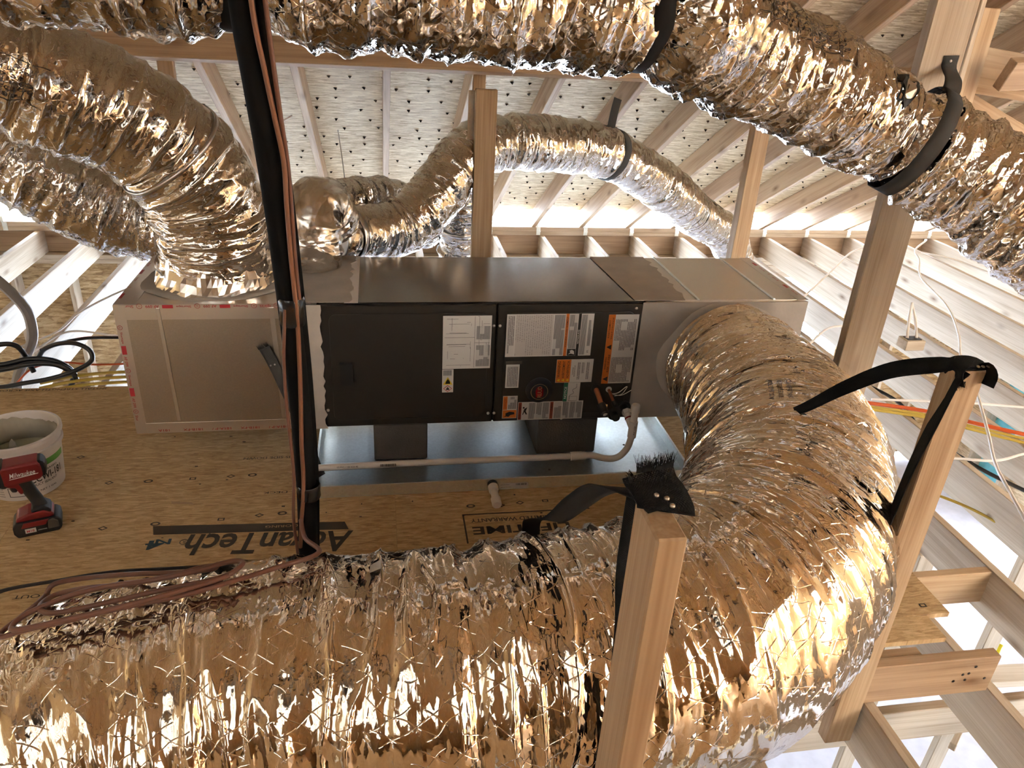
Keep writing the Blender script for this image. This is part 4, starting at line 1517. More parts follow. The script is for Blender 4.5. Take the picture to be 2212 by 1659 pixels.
# ---------------------------------------------------------------- line set
ls = thing('refrigerant_line_set', 'black foam insulated refrigerant line with copper coloured wire hanging in front of the unit', 'pipe', (.03, -1.04, 0))
main = [(-.005, -1.075, 1.95), (-.006, -1.065, 1.70), (.003, -1.05, 1.55), (.014, -1.04, 1.40), (.022, -1.03, 1.25), (.030, -1.03, 1.05), (.036, -1.03, .85), (.036, -1.03, .6), (.028, -1.03, .39), (.02, -1.02, .15), (.015, -1.0, .02)]
MB().tube(main, .0245, 20, True, 80).build('suction_insulation', 'foam', ls, True)
liq = [(x + .032 - .002 * i, y + .025, z) for i, (x, y, z) in enumerate(main)]
MB().tube(liq, .012, 14, True, 80).build('liquid_line', 'foam', ls, True)
w1 = [(.012, -1.098, 1.95), (.015, -1.09, 1.69), (.026, -1.076, 1.572), (.036, -1.068, 1.488), (.046, -1.06, 1.399), (.045, -1.057, 1.305), (.045, -1.056, 1.205), (.047, -1.056, 1.12), (.048, -1.056, 1.023), (.043, -1.056, .871), (.036, -1.057, .733), (.033, -1.058, .612), (.020, -1.057, .5), (.012, -1.057, .42)]
MB().tube(w1, .0052, 10, True, 110).build('thermostat_wire', 'wire_copper', ls, True)
w2 = [(.036, -1.092, 1.95), (.038, -1.078, 1.69), (.047, -1.066, 1.5), (.053, -1.05, 1.38), (.053, -1.05, 1.2), (.055, -1.05, 1.1)]
MB().tube(w2, .0048, 10, True, 60).build('thermostat_wire', 'wire_brown', ls, True)
MB().tube([(.024, -1.058, 1.08), (.012, -1.06, .95), (.010, -1.06, .8), (.012, -1.06, .65), (.002, -1.06, .52), (.004, -1.056, .40)], .0040, 8, True, 60).build('thermostat_wire', 'wire_brown', ls, True)
for (z0, z1) in ((1.035, 1.10), (.56, .60)):
    x = .030 if z0 > 1 else .036
    MB().lathe([(.027, 0), (.029, .005), (.0285, (z1 - z0) * .5), (.0295, (z1 - z0) - .006), (.027, z1 - z0)], (x + .006, -1.034, z0), (0, 0, 1), 22).build('vinyl_tape', 'vtape', ls, True)

# coil of brown wire on the wide duct
WIRE = [(0.02, -1.06, 0.50), (0.04, -1.16, 0.52), (0.083, -1.292, 0.580), (0.001, -1.354, 0.597), (-0.089, -1.388, 0.595), (-0.178, -1.408, 0.585), (-0.283, -1.42, 0.576), (-0.395, -1.43, 0.559), (-0.478, -1.425, 0.538), (-0.52, -1.427, 0.527), (-0.528, -1.406, 0.522), (-0.511, -1.369, 0.52), (-0.502, -1.314, 0.505), (-0.5, -1.275, 0.494), (-0.483, -1.26, 0.512), (-0.416, -1.25, 0.515), (-0.301, -1.292, 0.552), (-0.196, -1.327, 0.577), (-0.138, -1.33, 0.584), (-0.130, -1.318, 0.581), (-0.16, -1.315, 0.578), (-0.212, -1.337, 0.58), (-0.303, -1.347, 0.571), (-0.385, -1.327, 0.552), (-0.458, -1.312, 0.527), (-0.47, -1.357, 0.542), (-0.455, -1.391, 0.554), (-0.418, -1.41, 0.564), (-0.338, -1.41, 0.578), (-0.225, -1.397, 0.592), (-0.108, -1.382, 0.603), (-0.071, -1.344, 0.602), (-0.085, -1.322, 0.595), (-0.119, -1.326, 0.593), (-0.171, -1.348, 0.594), (-0.253, -1.358, 0.587), (-0.339, -1.35, 0.572), (-0.408, -1.363, 0.565), (-0.479, -1.392, 0.552), (-0.498, -1.422, 0.549), (-0.477, -1.441, 0.556), (-0.38, -1.444, 0.577), (-0.26, -1.431, 0.594), (-0.149, -1.405, 0.605), (-0.088, -1.387, 0.611)]
WIRE = [(x, y - .006, z + .013) for (x, y, z) in WIRE]
cw = MB().tube(WIRE, .0056, 10, True, 420).build('wire_coil', 'wire_brown', None, True)
tag(cw, 'loosely looped coil of brown thermostat wire lying on the wide foreground duct', 'wire')

# ---------------------------------------------------------------- straps


def fray(name, base, spread, direction, n, L, parent, seed, mat='strap'):
    rr = random.Random(seed)
    b = MB()
    d = Vector(direction).normalized()
    sp = Vector(spread)
    side = d.cross(sp).normalized()
    for i in range(n):
        o = Vector(base) + sp * rr.uniform(-.5, .5)
        l = L * rr.uniform(.35, 1.0)
        bend = sp.normalized() * rr.uniform(-.3, .3) * l + side * rr.uniform(-.35, .35) * l
        b.tube([o, o + d * l * .5 + bend * .3, o + d * l + bend], (.0007, .0002), 3)
    o = b.build(name, mat, parent)
    o['kind'] = 'stuff'
    return o


# strap on the near post, over the back of the wide duct
s1 = thing('duct_strap', 'black webbing strap with frayed end bolted on the near post top', 'strap', (.585, -1.93, 1.13))
ribbon('loop', [(.592, -1.915, 1.1285), (.582, -1.885, 1.129), (.570, -1.862, 1.122), (.562, -1.80, 1.085), (.562, -1.72, 1.024), (.566, -1.62, .93), (.575, -1.45, .765), (.588, -1.25, .615), (.605, -1.12, .50), (.62, -1.09, .38), (.63, -1.09, .22), (.63, -1.22, .03), (.63, -1.45, -.03), (.64, -1.68, .10), (.655, -1.75, .35), (.648, -1.755, .55), (.622, -1.80, .80), (.598, -1.83, .95), (.585, -1.86, 1.08), (.582, -1.868, 1.118)],
       [(1, .3, .0), (1, .3, .0), (.75, .35, -.55), (.6, .3, -.6), (.8, .3, -.3), (.95, .1, -.1), (1, 0, 0), (1, 0, 0), (1, 0, 0), (1, 0, 0), (1, 0, 0), (1, 0, 0)], .048, 'strap', s1, .0022, 130)
ribbon('top_flap', [(.594, -1.922, 1.1285), (.596, -1.910, 1.1325), (.594, -1.885, 1.138), (.590, -1.868, 1.141), (.587, -1.858, 1.149)], [(1, .1, -.02), (1, .12, .0)], .078, 'strap', s1, .0026, 20)
fray('frayed_edge', (.598, -1.857, 1.149), (.056, .008, .0), (.05, .3, 1), 220, .026, s1, 3)
fray('frayed_edge', (.562, -1.868, 1.145), (.01, .02, .0), (-.7, .2, .9), 30, .014, s1, 6)
for (x, y) in ((.588, -1.897), (.600, -1.904), (.604, -1.916)):
    MB().lathe([(.0040, 0), (.0040, .002), (.0028, .0035), (.001, .004)], (x, y, 1.1365 if y > -1.90 else 1.1355 if y > -1.91 else 1.132), (0, -.15, 1), 8).build('bolt', 'screw', s1, True)

# strap on the right post, round the far bend
s2 = thing('duct_strap', 'black webbing strap from the right post top around the wide duct bend', 'strap', (1.615, -1.235, .99))
ribbon('loop', [(1.66, -1.235, .992), (1.615, -1.23, .993), (1.565, -1.215, .985), (1.512, -1.12, .925), (1.462, -1.03, .83), (1.42, -.955, .735), (1.392, -.90, .675), (1.35, -.85, .58)],
       [(.25, 1, .1), (.2, 1, .3), (.1, .6, .8), (.3, .4, .9), (.75, -.3, .6)], .046, 'strap', s2, .0022, 60, True, (1, 1, 1, .95, .85, .7, .45, .15))
ribbon('tail', [(1.592, -1.262, .99), (1.575, -1.262, .96), (1.565, -1.255, .85), (1.552, -1.245, .70), (1.545, -1.24, .5), (1.54, -1.235, .30), (1.49, -1.22, .08)], [(.3, 1, 0), (.35, 1, 0), (.5, 1, 0), (.5, 1, 0)], .05, 'strap', s2, .0022, 40)
ribbon('top_flap', [(1.655, -1.268, .955), (1.66, -1.262, .985), (1.65, -1.235, .998), (1.60, -1.235, 1.0), (1.575, -1.255, .985), (1.585, -1.268, .955)], [(.1, 1, .15), (.1, 1, .1), (0, 1, 0), (.1, 1, .1)], .058, 'strap', s2, .0025, 30)
fray('frayed_edge', (1.590, -1.264, .960), (.03, .0, .006), (.1, -.12, -1), 70, .020, s2, 9)
for x in (1.625, 1.638, 1.652):
    MB().lathe([(.0045, 0), (.0045, .002), (.001, .0035)], (x, -1.262, 1.000), (0, -.2, 1), 8).build('staple', 'screw', s2, True)

# straps on the top duct
s3 = thing('duct_strap', 'wide black strap hanging from the roof around the top duct near its bend', 'strap', (.87, -.79, 1.6))
sv, tv = near(G_top, (.872, -.93, 1.70))
wrap(G_top, 'band', sv, .054, 'strap', s3, .004)
for (y0, y1) in ((-.885, -.92), (-.67, -.64)):
    ribbon('hanger', [(.87, y0, 1.775), (.868, y1, 1.86), (.862, y1 - .01, 2.1), (.855, y1 - .02, ZR(y1) - .01)], (1, 0, 0), .052, 'strap', s3, .0022, 14)
s4 = thing('duct_strap', 'black strap pinching the top duct behind the line set', 'strap', (.0, -.85, 1.6))
sv, tv = near(G_top, (-.012, -1.0, 1.75))
wrap(G_top, 'band', sv, .054, 'strap', s4, .004)
for (y0, y1) in ((-.955, -.985), (-.745, -.72)):
    ribbon('hanger', [(-.012, y0, 1.82), (-.014, y1, 1.90), (-.018, y1 - .01, 2.1), (-.02, y1 - .02, ZR(y1) - .01)], (1, 0, 0), .052, 'strap', s4, .0022, 14)
s5 = thing('duct_strap', 'dark strap nailed to the tall pale post holding the sloping top duct', 'strap', (1.86, -.46, 1.58))
sv, tv = near(G_top, (1.72, -.78, 1.46))
wrap(G_top, 'band', sv, .046, 'strap_grey', s5, .005, .004)
ribbon('tail', [(1.945, -.4425, 1.64), (1.945, -.444, 1.61), (1.925, -.49, 1.592), (1.875, -.57, 1.582), (1.825, -.64, 1.566), (1.79, -.68, 1.55)], [(1, 0, 0), (1, -.1, -.3)], .05, 'strap_grey', s5, .0022, 20)
MB().lathe([(.004, 0), (.004, .002), (.001, .003)], (1.945, -.4445, 1.625), (0, -1, 0), 8).build('nail_head', 'screw', s5)
# strap on the arching duct
s6 = thing('duct_strap', 'thin grey strap holding up the arching duct behind the unit', 'strap', (1.55, 1.5, 1.0))
sv, tv = near(G_c, (1.53, 1.38, .98))
wrap(G_c, 'band', sv, .045, 'strap_grey', s6, .004, .01)
ribbon('hanger', [(1.49, 1.50, 1.10), (1.52, 1.56, 1.20), (1.545, 1.60, 1.27)], (1, 0, -.2), .045, 'strap_grey', s6, .002, 10)
# webbing from the plenum to the pan
s7 = thing('duct_strap', 'grey webbing strap with two rivets hanging across the supply plenum front', 'strap', (-.09, -.03, 0))
ribbon('webbing', [(-.195, -.008, .52), (-.175, -.012, .475), (-.150, -.02, .41), (-.098, -.04, .26), (-.055, -.07, .12), (-.030, -.10, .045), (-.015, -.13, .025)], [(1, -.05, .45), (1, 0, .4)], .042, 'strap_grey', s7, .002, 40)
fray('frayed_edge', (-.197, -.010, .522), (.038, 0, .017), (-.4, -.05, .9), 70, .020, s7, 12, 'strap_grey')
for (x, z) in ((-.178, .452), (-.163, .456)):
    MB().lathe([(.0035, 0), (.0035, .0015), (.001, .002)], (x, -.016, z), (0, -1, 0), 8).build('rivet', 'screw', s7)
# dark strap behind the wire coil
s8 = ribbon('duct_strap', [(-.62, -1.29, .50), (-.586, -1.275, .522), (-.486, -1.25, .520), (-.38, -1.225, .515), (-.251, -1.262, .545), (-.10, -1.30, .575)], (0, .5, -.8), .016, 'strap_grey', None, .002, 30)
tag(s8, 'thin dark strap stretched over the wide duct behind the brown wire', 'strap')
# tape bands and prints on the ducts
wrap(G_a, 'tape_band', .55, .012, 'foil_tape', d_a, .002, .02)
wrap(G_c, 'tape_band', .10, .03, 'foil_tape', d_c, .003, .0)
wrap(G_e, 'tape_band', .25, .02, 'foil_tape', d_e, .003, .0)
sv, tv = near(G_big, (.207, -1.369, .60))
wt = surf(G_big, np.array([sv - .012, sv + .012, sv + .012, sv - .012]), np.array([tv - .008, tv - .008, tv + .008, tv + .008]), .004)
MB().add(wt.tolist(), [(0, 1, 2, 3)]).build('paper_tag', 'paper', d_big)


# ================================================================== print on the ducts
def block_print(g, p, rows, L, h, pitch, parent, flip, seed, box=False, ink='ink_foil'):
    """paragraph of small print on a duct near point p"""
    s0, t0 = near(g, p)
    cir = 2 * math.pi * float(np.interp(s0, g['S'], g['R']))
    rr = random.Random(seed)
    W = ['FLEXIBLE AIR DUCT', 'INSULATED R-8.0', 'CLASS 1 AIR CONNECTOR', 'UL 181 LISTED', 'FLAME SPREAD 25', 'SMOKE DEVELOPED 50', 'MAX TEMP 200 F', 'INSTALL FULLY EXTENDED', 'NFPA 90A AND 90B']
    b = MB()
    for k in range(rows):
        V, F = glyphs(W[(k + seed) % len(W)])
        ln = L * rr.uniform(.7, 1.0)
        sx = ln / (V[:, 0].max() - V[:, 0].min())
        q = surf(g, s0 + V[:, 0] * sx * flip, t0 + (V[:, 1] * h * flip - flip * (k - rows / 2) * pitch) / cir, .0025)
        b.add(q.tolist(), F)
    if box:
        for sg in (-1, 1):
            ss = np.linspace(-L * .56, L * .56, 40)
            for e in (-.0008, .0008):
                pass
            lo = surf(g, s0 + ss, np.full(40, t0 + sg * (rows / 2 + .8) * pitch / cir), .0025)
            hi = surf(g, s0 + ss, np.full(40, t0 + (sg * (rows / 2 + .8) * pitch + .0018) / cir), .0025)
            b.add(lo.tolist() + hi.tolist(), [(i, i + 1, 41 + i, 40 + i) for i in range(39)])
    return b.build('duct_print', ink, parent)


block_print(G_a, (-.86, -.24, 1.48), 5, .30, .010, .017, d_a, -1, 1, True)
block_print(G_top, (2.08, -.95, 1.36), 7, .24, .009, .0145, d_top, 1, 2, True)
block_print(G_top, (1.27, -.80, 1.72), 4, .34, .008, .014, d_top, 1, 3, True)
block_print(G_big, (1.42, -.78, .69), 3, .17, .014, .026, d_big, -1, 4)
for (p, w, h, fl) in (((1.62, -.78, 1.56), 'R', .045, 1), ((2.0, -.90, 1.43), 'UL', .016, 1), ((2.02, -.92, 1.41), 'LISTED', .012, 1)):
    s0, t0 = near(G_top, p)
    duct_print(G_top, 'duct_print', w, s0, t0, h, 'ink', d_top, fl)
s0, t0 = near(G_d, (.16, .87, .87))
duct_print(G_d, 'duct_print', 'UL', s0, t0, .018, 'ink_foil', d_d, 1)
duct_print(G_d, 'duct_print', 'LISTED', s0, t0 - .045, .012, 'ink_foil', d_d, 1)
s0, t0 = near(G_c, (.36, .75, .74))
duct_print(G_c, 'duct_print', '6', s0, t0, .028, 'ink', d_c, 1)
# triangular maker's emblem on the sloping duct: dark triangle, ring and tail
s0, t0 = near(G_top, (1.60, -.72, 1.56))
cir = 2 * math.pi * .14


def on_top(pts, off=.004):
    a = np.array(pts, float)
    return surf(G_top, s0 + a[:, 0], t0 + a[:, 1] / cir, off).tolist()


tri = [(-.055, -.03), (.06, -.03), (.02, .05)]
ring = [(.012 + .026 * math.cos(a * math.pi / 10), -.002 + .026 * math.sin(a * math.pi / 10)) for a in range(20)]
dots = [(.012 + .012 * math.cos(a * math.pi / 10), -.002 + .012 * math.sin(a * math.pi / 10)) for a in range(20)]
N3 = 14
tv_ = []
tf = []
for i in range(N3 + 1):
    for j in range(N3 + 1 - i):
        a, c_ = i / N3, j / N3
        tv_.append((tri[0][0] * (1 - a - c_) + tri[1][0] * a + tri[2][0] * c_, tri[0][1] * (1 - a - c_) + tri[1][1] * a + tri[2][1] * c_))
ix = lambda i, j: sum(N3 + 1 - q for q in range(i)) + j
for i in range(N3):
    for j in range(N3 - i):
        tf.append((ix(i, j), ix(i + 1, j), ix(i, j + 1)))
        if j < N3 - i - 1:
            tf.append((ix(i + 1, j), ix(i + 1, j + 1), ix(i, j + 1)))
em = MB().add(on_top(tv_, .004), tf).build('duct_emblem', 'ink', d_top)
MB().add(on_top(ring, .0062), [tuple(range(20))]).build('emblem_ring', 'foil_tape', em)
MB().add(on_top(dots, .0082), [tuple(range(20))]).build('emblem_dot', 'ink', em)
MB().add(on_top([(.018, -.012), (.030, -.018), (.048, -.024), (.030, -.027)], .0062), [(0, 1, 2, 3)]).build('emblem_tail', 'foil_tape', em)

# ================================================================== print on the deck (upside down from here)
DR, DU = (-1, 0, 0), (0, -1, 0)
b = MB()
letters(b, 'AdvanTech', (-.165, -.492, .0012), (-1, .05, 0), (-.05, -1, 0), .115, .56, .02, .15)
letters(b, 'R', (-.452, -.462, .0012), DR, DU, .014, .010, .0)
b.tube([(-.452 + .013 * math.cos(a * math.pi / 8), -.462 + .013 * math.sin(a * math.pi / 8), .001) for a in range(17)], .0015, 4, False)
b.build('floor_print', 'ink_deck', floor)
MB().prism([(-.562, -.412), (.10, -.440), (.085, -.395), (-.575, -.362)], (0, 0, .0002), (1, 0, 0), (0, 1, 0), (0, 0, .0006)).build('floor_print', 'ink_deck', floor)
b = MB()
letters(b, 'FLOORING', (-.12, -.403, .0014), DR, (0, -1, .0), .013, .14, .0)
b.build('floor_print', 'osb', floor)
b = MB()
letters(b, '4', (-.545, -.47, .0012), DR, DU, .05, .06, .02)
letters(b, 'N', (-.52, -.455, .0012), DR, DU, .03, .05, .02)
b.build('floor_print', 'ink_blue', floor)
b = MB()
letters(b, 'LIMITED WARRANTY', (.685, -.432, .0012), DR, DU, .022, .29, .01)
letters(b, 'LIFETIME', (.72, -.492, .0012), DR, DU, .045, .36, .025)
for q in ((.512, 1.00, -.396, -.390), (.512, .518, -.56, -.390)):
    b.box(q[0], q[1], q[2], q[3], .0003, .001)
b.build('floor_print', 'ink_deck', floor)
b = MB()
letters(b, 'THIS SIDE DOWN', (-.22, .06, .0012), DR, DU, .016, .22, .005)
letters(b, 'INSTALL STRENGTH AXIS ACROSS SUPPORTS', (-1.35, .725, .0012), DR, DU, .018, .62, .005)
letters(b, 'ROUGH SIDE OUT', (-.75, -.69, .0012), DR, DU, .016, .3, .005)
letters(b, 'DECK', (-.18, -.19, .0012), DR, DU, .014, .09, .005)
b.build('floor_print', 'ink_deck', floor)
# nailing marks: rings, squares, diamonds
b = MB()
rr = random.Random(17)
marks = [(-.80, -.075, 'd'), (-.66, -.075, 'o'), (-.5, -.07, 's'), (-.36, -.065, 'd'), (-.28, -.062, 'o'), (-.96, .12, 'd'), (-.35, -.343, 's'), (-.22, -.33, 'd'), (-.14, -.325, 'o'), (-.57, -.35, 'o'), (-.74, -.36, 'd'),
         (.665, -.345, 'd'), (.74, -.335, 'd'), (.84, -.33, 's'), (-.72, -.62, 'o'), (-1.2, -.08, 'o'), (1.98, -1.02, 's'), (-.8, .74, 's'), (.55, -.34, 'o')]
for (x, y, k) in marks:
    n_ = 4 if k in 'sd' else 16
    a0 = math.pi / 4 if k == 's' else 0
    ry = .011 if k != 'd' else .012
    ro = [(x + .017 * math.cos(a0 + i * 2 * math.pi / n_), y + ry * math.sin(a0 + i * 2 * math.pi / n_)) for i in range(n_)]
    ri = [(x + .010 * math.cos(a0 + i * 2 * math.pi / n_), y + ry * .55 * math.sin(a0 + i * 2 * math.pi / n_)) for i in range(n_)]
    b.add([(p[0], p[1], .0009) for p in ro + ri], [(i, (i + 1) % n_, n_ + (i + 1) % n_, n_ + i) for i in range(n_)])
for k in range(34):
    x, y = rr.uniform(-1.2, .9), rr.uniform(-.65, .5)
    b.box(x, x + rr.uniform(.004, .012), y, y + rr.uniform(.003, .007), .0002, .0008)
b.build('nailing_marks', 'ink_deck', floor)['kind'] = 'stuff'
tag(MB().prism([(-.545, -.222), (-.47, -.236), (-.462, -.246), (-.54, -.234)], (0, 0, .001), (1, 0, 0), (0, 1, 0), (0, 0, .004)).build('wood_splinter', 'pine_red'), 'dark sliver of wood lying on the deck beside the driver', 'splinter')

# ================================================================== bucket
bk = thing('mastic_bucket', 'open white bucket of duct sealant standing on the deck at left', 'bucket', (-1.085, -.055, 0))
bc = (-1.085, -.055, 0)
KB = 1.28
prof = [(.088, 0), (.094, .004), (.106, .125), (.108, .14), (.114, .141), (.114, .150), (.109, .151), (.111, .170), (.117, .171), (.117, .182), (.110, .184), (.106, .178), (.104, .10), (.100, .095)]
prof = [(r * KB, h * KB) for r, h in prof]
vs, fs, sg = [], [], 56
for (r, h) in prof:
    for j in range(sg):
        a = 2 * math.pi * j / sg
        vs.append((bc[0] + r * math.cos(a), bc[1] + r * math.sin(a), h))
for i in range(len(prof) - 1):
    for j in range(sg):
        k = (j + 1) % sg
        fs.append((i * sg + j, i * sg + k, (i + 1) * sg + k, (i + 1) * sg + j))
fs.append(tuple(range(sg))[::-1])
MB().add(vs, fs).build('bucket_shell', 'bucket', bk, True)
# dried sealant coat inside, uneven upper edge
rr = random.Random(6)
vs, fs = [], []
for k, (r, h) in enumerate(((.1015 * KB, .096 * KB), (.1025 * KB, .125 * KB), (.1035 * KB, .165 * KB))):
    for j in range(sg):
        a = 2 * math.pi * j / sg
        hh = h if k < 2 else h + .010 * math.sin(3 * a + 1) + rr.uniform(-.006, .006)
        vs.append((bc[0] + r * math.cos(a), bc[1] + r * math.sin(a), hh))
for i in range(2):
    for j in range(sg):
        k = (j + 1) % sg
        fs.append((i * sg + j, i * sg + k, (i + 1) * sg + k, (i + 1) * sg + j))
o = MB().add(vs, fs).build('dried_coat', 'bucket_in', bk, True)
md = o.modifiers.new('t', 'SOLIDIFY'); md.thickness = .0015
MB().lathe([(.101 * KB, .09 * KB), (.101 * KB, .098 * KB), (.06 * KB, .102 * KB), (.002, .104 * KB)], bc, (0, 0, 1), 40).build('sealant', 'bucket_mud', bk, True)


def on_bucket(a, z, off=.001):
    r = .094 + (.106 - .094) * (z - .004) / .121 + off
    return (bc[0] + r * KB * math.cos(a), bc[1] + r * KB * math.sin(a), z * KB)


def bucket_words(items, mat, name):
    b = MB()
    for (s, a0, z0, h, L) in items:
        V, F = glyphs(s, .012)
        sx = L / (V[:, 0].max() - V[:, 0].min())
        b.add([on_bucket(a0 + x * sx / .1, z0 + y * h, .0012) for x, y in V], F)
    return b.build(name, mat, bk)


def bucket_patch(a0, a1, z0, z1, mat, name, off=.0008):
    n = 12
    q = [on_bucket(a0 + (a1 - a0) * i / n, z0, off) for i in range(n + 1)] + [on_bucket(a0 + (a1 - a0) * i / n, z1, off) for i in range(n + 1)]
    return MB().add(q, [(i, i + 1, n + 2 + i, n + 1 + i) for i in range(n)]).build(name, mat, bk)


A0 = -math.pi / 2 + .75
bucket_patch(A0 - .35, A0 + .9, .098, .118, 'leaf_green', 'green_band')
bucket_words([('CCWI-181', A0 + .22, .066, .024, .095), ('DUCT SEALANT', A0 + .15, .046, .008, .07)], 'ink', 'bucket_print')
bucket_words([('WATER BASED', A0 + .15, .086, .006, .08), ('NET 1 GAL', A0 + .2, .024, .006, .05)], 'ink', 'bucket_print')
bucket_patch(-math.pi / 2 - .75, -math.pi / 2 - .15, .10, .122, 'leaf_green', 'green_band')
b = MB()
for k in range(9):
    z = .085 - k * .0085
    for i in range(10):
        a = -math.pi / 2 - .75 + .052 * i
        p0, p1 = on_bucket(a, z, .001), on_bucket(a + .045, z, .001)
        p2, p3 = on_bucket(a + .045, z + .0035, .001), on_bucket(a, z + .0035, .001)
        b.add([p0, p1, p2, p3], [(0, 1, 2, 3)])
b.build('bucket_small_print', 'conduit', bk)
b = MB()
for (a0, a1, z0, z1) in ((-.1, .45, .048, .050), (-.1, .45, .018, .020), (-.1, -.08, .018, .05), (.43, .45, .018, .05)):
    n_ = 6
    q = [on_bucket(-math.pi / 2 + a0 + (a1 - a0) * i / n_, z0, .0011) for i in range(n_ + 1)] + [on_bucket(-math.pi / 2 + a0 + (a1 - a0) * i / n_, z1, .0011) for i in range(n_ + 1)]
    b.add(q, [(i, i + 1, n_ + 2 + i, n_ + 1 + i) for i in range(n_)])
b.build('listing_box', 'ink', bk)
MB().prism([(-.012, -.05), (.012, -.05), (.016, -.01), (.010, .02), (0, .034), (-.010, .02), (-.016, -.01)], (bc[0] - .02, bc[1] + .0, .16), (1, .2, 0), (-.1, .35, .9), (0, -.004, .001)).build('spreader_handle', 'bucket_in', bk, bevel=.002)

# ================================================================== impact driver
dv = thing('impact_driver', 'red and black cordless impact driver standing on its battery in front of the bucket', 'power tool', (-.945, -.335, 0))
ang = math.radians(18)
DX = Vector((math.cos(ang), math.sin(ang), 0)) * 1.14; DYv = Vector((-math.sin(ang), math.cos(ang), 0)) * 1.14; DZ = Vector((0, 0, 1)) * 1.22
DO = Vector((-.945, -.335, 0))


def dprism(name, poly, w, mat, parent, off=0.0, bev=.004):
    """side profile (along, up) extruded across the tool by +-w/2"""
    return MB().prism(poly, DO - DYv * (w / 2 + off), DX, DZ, DYv * w).build(name, mat, parent, bevel=bev)


bat = dprism('battery', [(-.058, 0), (.050, 0), (.060, .012), (.060, .040), (.048, .048), (-.056, .048), (-.066, .036), (-.066, .014)], .074, 'tool_black', dv, bev=.006)
dprism('battery_side', [(-.045, .030), (.020, .030), (.030, .046), (-.036, .046)], .077, 'tool_red', bat, bev=.002)
dprism('battery_latch', [(.022, .014), (.052, .014), (.052, .036), (.040, .046), (.026, .042)], .079, 'tool_grey', bat, bev=.003)
bb_ = MB()
letters(bb_, 'M18', (DO + DX * -.022 - DYv * .0398 + DZ * .020), DX, DZ, .009, .022, .015)
bb_.build('battery_print', 'ink_red', bat)
MB().prism([(-.036, .013), (-.008, .013), (-.008, .027), (-.036, .027)], DO - DYv * .0378, DX, DZ, -DYv * .0008).build('battery_badge', 'paper', bat)
bb_ = MB()
letters(bb_, 'LITHIUM-ION', (DO + DX * .008 - DYv * .0380 + DZ * .017), DX, DZ, .004, .026, .0)
bb_.build('battery_print', 'white_ink', bat)
dprism('foot', [(-.056, .048), (.046, .048), (.044, .060), (.020, .074), (-.020, .070), (-.050, .060)], .064, 'tool_red', dv, bev=.006)
dprism('foot_cover', [(-.012, .052), (.040, .054), (.040, .072), (.022, .084), (-.010, .080)], .058, 'tool_black', dv, bev=.006)
# handle: skinned loop, leaning back
MB().tube([DO + DX * .016 + DZ * .060, DO + DX * .010 + DZ * .09, DO + DX * .0 + DZ * .12, DO + DX * -.010 + DZ * .150, DO + DX * -.014 + DZ * .176], (.024, .0205, .0205, .022, .024), 18, True, 24).build('handle', 'tool_black', dv, True)
dprism('trigger', [(-.046, .134), (-.034, .132), (-.026, .150), (-.030, .164), (-.044, .160), (-.050, .146)], .018, 'tool_black', dv, bev=.004)
dprism('trigger_guard', [(-.062, .158), (-.034, .150), (-.026, .128), (-.018, .128), (-.010, .166), (-.062, .172)], .034, 'tool_red', dv, bev=.004)
hd = dprism('motor_housing', [(-.060, .164), (.034, .172), (.046, .184), (.046, .218), (.036, .228), (-.056, .226), (-.062, .215)], .062, 'tool_red', dv, bev=.012)
dprism('rear_cap', [(.034, .174), (.052, .180), (.055, .200), (.052, .222), (.034, .230)], .058, 'tool_black', dv, bev=.010)
dprism('gear_case', [(-.090, .176), (-.062, .160), (-.050, .160), (-.050, .230), (-.064, .229), (-.088, .214)], .060, 'tool_black', dv, bev=.010)
MB().lathe([(.015, 0), (.013, .012), (.010, .014), (.011, .028), (.008, .032), (.002, .033)], DO - DX * .088 + DZ * .196, (-DX.x, -DX.y, 0), 18).build('bit_chuck', 'black', dv, True)
bb_ = MB()
letters(bb_, 'Milwaukee', (DO + DX * -.006 - DYv * .0318 + DZ * .200), DX + DZ * .05, DZ, .018, .074, .004, .25)
bb_.build('brand_print', 'white_ink', hd)
bb_ = MB()
bb_.prism([(-.040, .187), (.032, .193), (.034, .195), (-.040, .1885)], DO - DYv * .0312, DX, DZ, -DYv * .0006)
bb_.build('brand_underline', 'white_ink', hd)

# ================================================================== cables
def cable(name, pts, r, mat, label, n=40, cat='cable', group=None):
    o = MB().tube(pts, r, 8, True, n).build(name, mat, None, True)
    return tag(o, label, cat, group)


cable('sheathed_cable', [(-1.62, 1.05, .50), (-1.503, 1.0, .425), (-1.425, 1.0, .30), (-1.415, 1.0, .2), (-1.433, 1.0, .12), (-1.49, 1.0, .02), (-1.545, 1.0, -.10), (-1.57, 1.0, -.3)], .024, 'conduit', 'thick grey sheathed bundle arching up at the left edge')
lb_ = 'loops of thick black cable coiled at the far deck edge on the left'
cc = MB()
cc.tube([(-1.70, .84, .085), (-1.52, .84, .078), (-1.40, .85, .10), (-1.30, .86, .088), (-1.235, .86, .045), (-1.225, .86, .0), (-1.25, .87, -.06)], .013, 10, True, 40)
cc.tube([(-1.70, .83, .060), (-1.52, .82, .062), (-1.38, .83, .085), (-1.28, .84, .075), (-1.215, .84, .030), (-1.21, .85, -.02)], .013, 10, True, 40)
cc.tube([(-1.70, .82, -.010), (-1.54, .80, -.018), (-1.42, .80, .0), (-1.30, .80, .022), (-1.19, .81, .055), (-1.115, .82, .10), (-1.12, .84, .145), (-1.18, .86, .172), (-1.26, .88, .165), (-1.34, .9, .128), (-1.38, .92, .08)], .011, 10, True, 60)
cc.tube([(-1.62, .86, .14), (-1.51, .86, .172), (-1.45, .87, .165), (-1.425, .88, .12), (-1.41, .88, .06), (-1.40, .88, .02)], .012, 10, True, 40)
